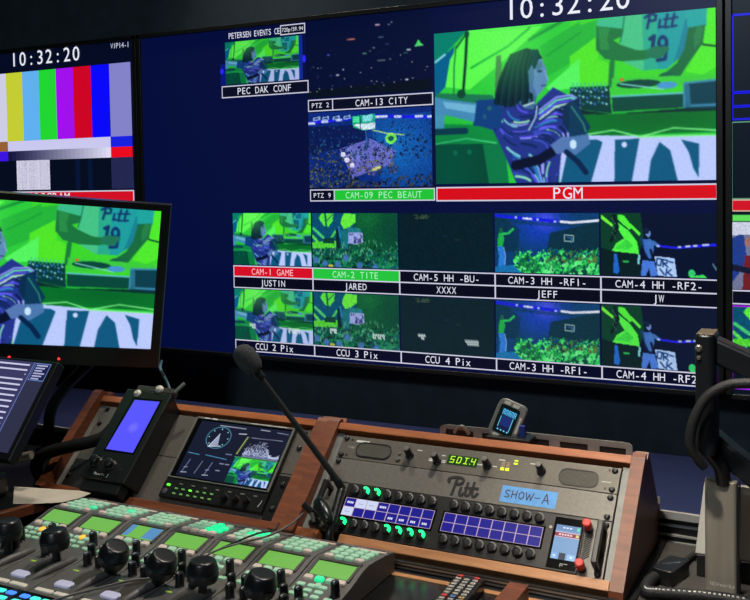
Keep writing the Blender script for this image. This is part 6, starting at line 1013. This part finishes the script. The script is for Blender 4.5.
sp = [RP(-.729,.052,.014),RP(-.738,.082,.020),RP(-.775,.110,.034),RP(-.800,.125,.0400),RP(-.832,.142,.0400),RP(-.856,.156,.018),RP(-.868,.162,-.020)]
tag(MB().tube(sp,.0120,14).build('dark_gap_filler', mat('filler_black',(8,8,9),.85,spec=.2), None), 'added dark-gap strap crossing the left rack side beside the controller', 'filler')  # black tube added to supply the dark band across the side panel
D = Vector((0,-.619,-.7854)); A0 = Vector((-1.3,1.2506,H-.3195))
ux = Vector((1,0,0)); uy = -D; uz = ux.cross(uy)
TS = Matrix(((ux.x,uy.x,uz.x,A0.x),(ux.y,uy.y,uz.y,A0.y),(ux.z,uy.z,uz.z,A0.z),(0,0,0,1)))
ts = thing('touch_screen', 'tilted touch screen with rows of pale bars at the far left', 'touch screen', TS)
MB().box(-.33,.0115,-.185,.006,-.022,-.0005).build('housing', mat('desk_monitor_black',(0,0,0)), ts, bevel=.003)
g = MB()
def tq(x0,x1,t0,t1,c,z=.0004): g.add([(x0,-t1,z),(x1,-t1,z),(x1,-t0,z),(x0,-t0,z)],[(0,1,2,3)],0,c)
tq(-.31,.0005,0,.172,(58,58,98),.0002)
tq(-.0415,.0005,.0370,.172,(46,48,72),.0003)
tq(-.0425,-.0410,0,.172,(110,130,200),.0005)
tq(-.0375,0,.002,.036,(24,30,70),.0005); 
for a_ in ((-.0375,0,.0015,.0026),(-.0375,0,.0345,.0356),(-.0375,-.0366,.0015,.0356),(-.0009,0,.0015,.0356)): tq(*a_,(120,150,220),.0006)
for k in range(6): tq(-.033,-.006-(k%3)*.004,.0045+k*.0052,.0072+k*.0052,(176,180,220),.0007)
for k,t in enumerate((.0052,.0155,.0345,.0450,.0555,.0665,.0775,.0885,.0995,.1105,.1215)):
    tq(-.29,-.0505,t,t+.0032,(205,205,235),.0006); tq(-.29,-.047,t+.0040,t+.0050,(40,40,80),.0006)
tq(-.052,-.0495,.0245,.0265,(210,210,240),.0006)
g.build('screen', SCREEN, ts, smooth=False)
st_ = MB().box(-1.62,-1.360,1.16,1.203,H-.5534,H-.508).build('stand_base', BLACK, ts, world=True, bevel=.012, seg=4)
MB().hexa([(-1.50,1.245,H-.515),(-1.40,1.245,H-.515),(-1.40,1.29,H-.515),(-1.50,1.29,H-.515),(-1.50,1.225,H-.405),(-1.40,1.225,H-.405),(-1.40,1.25,H-.405),(-1.50,1.25,H-.405)]).build('stand_neck', BLACK, ts, world=True)
MB().cyl((-1.392,1.235,H-.500),(-1.352,1.245,H-.4905),.0075,n=16).build('tilt_knob', mat('knob_tan',(110,104,94),.5), ts, world=True)

# ================================================================== RIGHT MONITOR ARM, BOARD, CABLES
ra = thing('monitor_arm', 'black articulated monitor arm with brushed post cover at the right edge', 'monitor arm', T(-.168,1.40,DT))
BL2 = mat('arm_charcoal',(18,21,26),.38,noise=.06,nscale=60)
MB().rprism(-.1985,-.1715,1.350,1.405,H-.385,H-.2165,.010).build('upright_column', BL2, ra, world=True, bevel=.004)
MB().prism([(-.180,1.375,H-.2200),(-.120,1.375,H-.2450),(.05,1.375,H-.318),(.05,1.375,H-.352),(-.125,1.375,H-.2790),(-.176,1.375,H-.2580)][::-1],(0,-.012,0),(0,.025,0)).build('upper_link', BL2, ra, world=True, bevel=.005)
MB().prism([(-.180,1.40,H-.3585),(-.1318,1.40,H-.3970),(.05,1.40,H-.545),(.05,1.40,H-.585),(-.1319,1.40,H-.4340),(-.180,1.40,H-.3990)][::-1],(0,-.010,0),(0,.030,0)).build('lower_link', BL2, ra, world=True, bevel=.005)
MB().tube([(-.188,1.380,H-.378),(-.178,1.380,H-.392),(-.1685,1.383,H-.406),(-.1655,1.388,H-.430)],.0105,14).build('elbow', BLACK, ra, world=True)
pc = MB().rprism(-.1905,-.1475,1.383,1.402,DT+LIFT,H-.4265,.006); pc.build('post_cover', mat('brushed_post_cover',(146,140,128),.4,.35,noise=.05,nscale=14,stretch=(6,6,.6)), ra, world=True, bevel=.002)
MB().box(-.1475,-.1440,1.385,1.405,DT+LIFT,H-.430).build('cover_edge', BLACK, ra, world=True, bevel=.001)
mk = MB(); text(mk,'NOVworks',-.1665,0,.0052,.0042,lambda x,y,z=0: (x,1.3826,H-.5735+y),bold=.03); mk.build('printed_mark', WHITE, ra, world=True, smooth=False)
for z,r_ in ((-.2355,.0052),(-.2485,.0032)): MB().rev([(r_,0),(r_,.6),(r_*.6,1)],(-.1925,1.3515,H+z),(-.1925,1.347,H+z),14).build('pivot_screw', STEEL, ra, world=True)
MB().box(-.1965,-.1735,1.353,1.403,H-.217,H-.2155).build('top_cap', mat('cap_tan',(92,80,62),.45), ra, world=True, bevel=.0006)
bd = MB().prism([(-.2115,1.440,H-.5560),(.05,1.440,H-.5560),(.05,1.452,H-.452),(-.2000,1.452,H-.452)],(0,0,0),(0,.010,0)); tag(bd.build('leaning_board', mat('pale_board',(196,193,184),.7), None, bevel=.001), 'pale grey board standing behind the arm post', 'board')
bf = MB().box(-.209,.045,1.435,1.47,DT+LIFT,H-.5563); tag(bf.build('board_foot', BLACK, None, bevel=.001), 'black block under the pale board', 'block')
BRAID = mat('braided_sleeve',(20,21,23),.6,noise=.5,nscale=420,bump=.8)
tag(MB().tube([(.02,1.335,H-.262),(-.06,1.333,H-.264),(-.1226,1.33,H-.2736),(-.1525,1.33,H-.2787),(-.1793,1.33,H-.2973),(-.1962,1.33,H-.3303),(-.2016,1.333,H-.3625),(-.1925,1.34,H-.3860),(-.185,1.346,H-.397)],.0068,14).build('braided_cable', BRAID, None), 'braided dark cable looped over the right monitor arm column', 'cable')
bc = [(-.2516,1.4040,H-.5790),(-.2633,1.3679,H-.5790),(-.2620,1.3318,H-.5790),(-.2431,1.3334,H-.5790),(-.2046,1.3441,H-.5790),(-.1661,1.3515,H-.5790),(-.1252,1.3533,H-.5790),(-.03,1.36,H-.579)]
b3 = thing('braided_cable', 'dark desk cable with white dashes running below the arm post', 'cable', T(-.26,1.33,DT))
MB().tube(bc,.0082,14).build('sleeve', BRAID, b3, world=True)
P = spline(bc,12); dm = MB()
for i in range(14,len(P)-2,2):
    t = (P[i+1]-P[i-1]).normalized(); a_ = P[i]-t*.0012+Vector((0,-.0048,.0068)); b_ = P[i]+t*.0018+Vector((0,-.0048,.0068)); dm.cyl(a_,b_,.0011,n=6)
dm.build('dash_marks', WHITE, b3, world=True)
pg_ = thing('power_plug', 'black plug with white print lying behind the dashed cable', 'plug', T(-.245,1.37,DT))
pm = MB().rprism(-.016,.016,-.032,.030,0,.022,.006); pm.v = [tuple(T(-.241,1.412,DT+LIFT) @ Matrix.Rotation(math.radians(-15),4,'Z') @ Vector(p)) for p in pm.v]; pm.build('body', BLACK, pg_, world=True, bevel=.002)
mk = MB(); text(mk,'iiciici',0,0,.004,.004,lambda x,y,z=0: tuple(T(-.241,1.412,DT+.0227) @ Matrix.Rotation(math.radians(35),4,'Z') @ Vector((x,y,0)))); mk.build('printed_mark', WHITE, pg_, world=True, smooth=False)
MB().tube([(-.236,1.42,H-.578),(-.232,1.450,H-.5795),(-.224,1.492,H-.581),(-.205,1.525,H-.581),(-.15,1.54,H-.581)],.0045,10).build('lead', RUBBER, pg_, world=True)

# ================================================================== LIGHT
def area(name, loc, target, size, power, col, spread=math.pi):
    L = bpy.data.lights.new(name,'AREA'); L.shape = 'DISK'; L.size = size; L.energy = power; L.color = col; L.spread = spread
    o = bpy.data.objects.new(name,L); C.objects.link(o); o.location = loc
    o.rotation_euler = (Vector(target)-Vector(loc)).to_track_quat('-Z','Y').to_euler(); return o
area('downlight_or_fill', (-.42,1.60,2.6), (-.52,1.30,.85), .14, 5.6, (1,.89,.76), math.radians(84))
area('downlight_or_fill', (-1.3,1.78,2.6), (-1.25,1.6,.8), .14, 2.4, (1,.92,.82), math.radians(60))
area('downlight_or_fill', (-.6,-1.0,2.6), (-.6,1.2,.9), .4, 14, (.78,.88,1), math.radians(150))  # bluish fill added behind the lens to lift the dark areas
area('downlight_or_fill', (-.5,.45,2.6), (-.16,1.36,.92), .12, .9, (1,.90,.76), math.radians(26))  # narrow fill added to brighten the arm post cover
w_ = bpy.data.worlds.new('world'); bpy.context.scene.world = w_; w_.use_nodes = True
bg = w_.node_tree.nodes['Background']; bg.inputs[0].default_value = (.25,.32,.5,1); bg.inputs[1].default_value = .02

# ================================================================== CAMERA
cam = bpy.data.cameras.new('camera'); co = bpy.data.objects.new('camera',cam); C.objects.link(co)
r0 = Vector((.8911,.4534,-.0169)); up = Vector((-.0022,.0416,.9991)); fw = Vector((-.4537,.8903,-.0381))
fw.normalize(); r0 = (r0-fw*r0.dot(fw)).normalized(); up = r0.cross(fw)
co.matrix_world = Matrix(((r0.x,up.x,-fw.x,0),(r0.y,up.y,-fw.y,0),(r0.z,up.z,-fw.z,H),(0,0,0,1)))
cam.sensor_width = 36; cam.sensor_fit = 'HORIZONTAL'; cam.lens = 945.55/750*36; cam.shift_y = -(300-218.35)/750; cam.clip_start = .02
bpy.context.scene.camera = co
vs_ = bpy.context.scene.view_settings; vs_.view_transform = 'Standard'; vs_.look = 'None'; vs_.exposure = 0; vs_.gamma = 1; vs_.use_curve_mapping = False
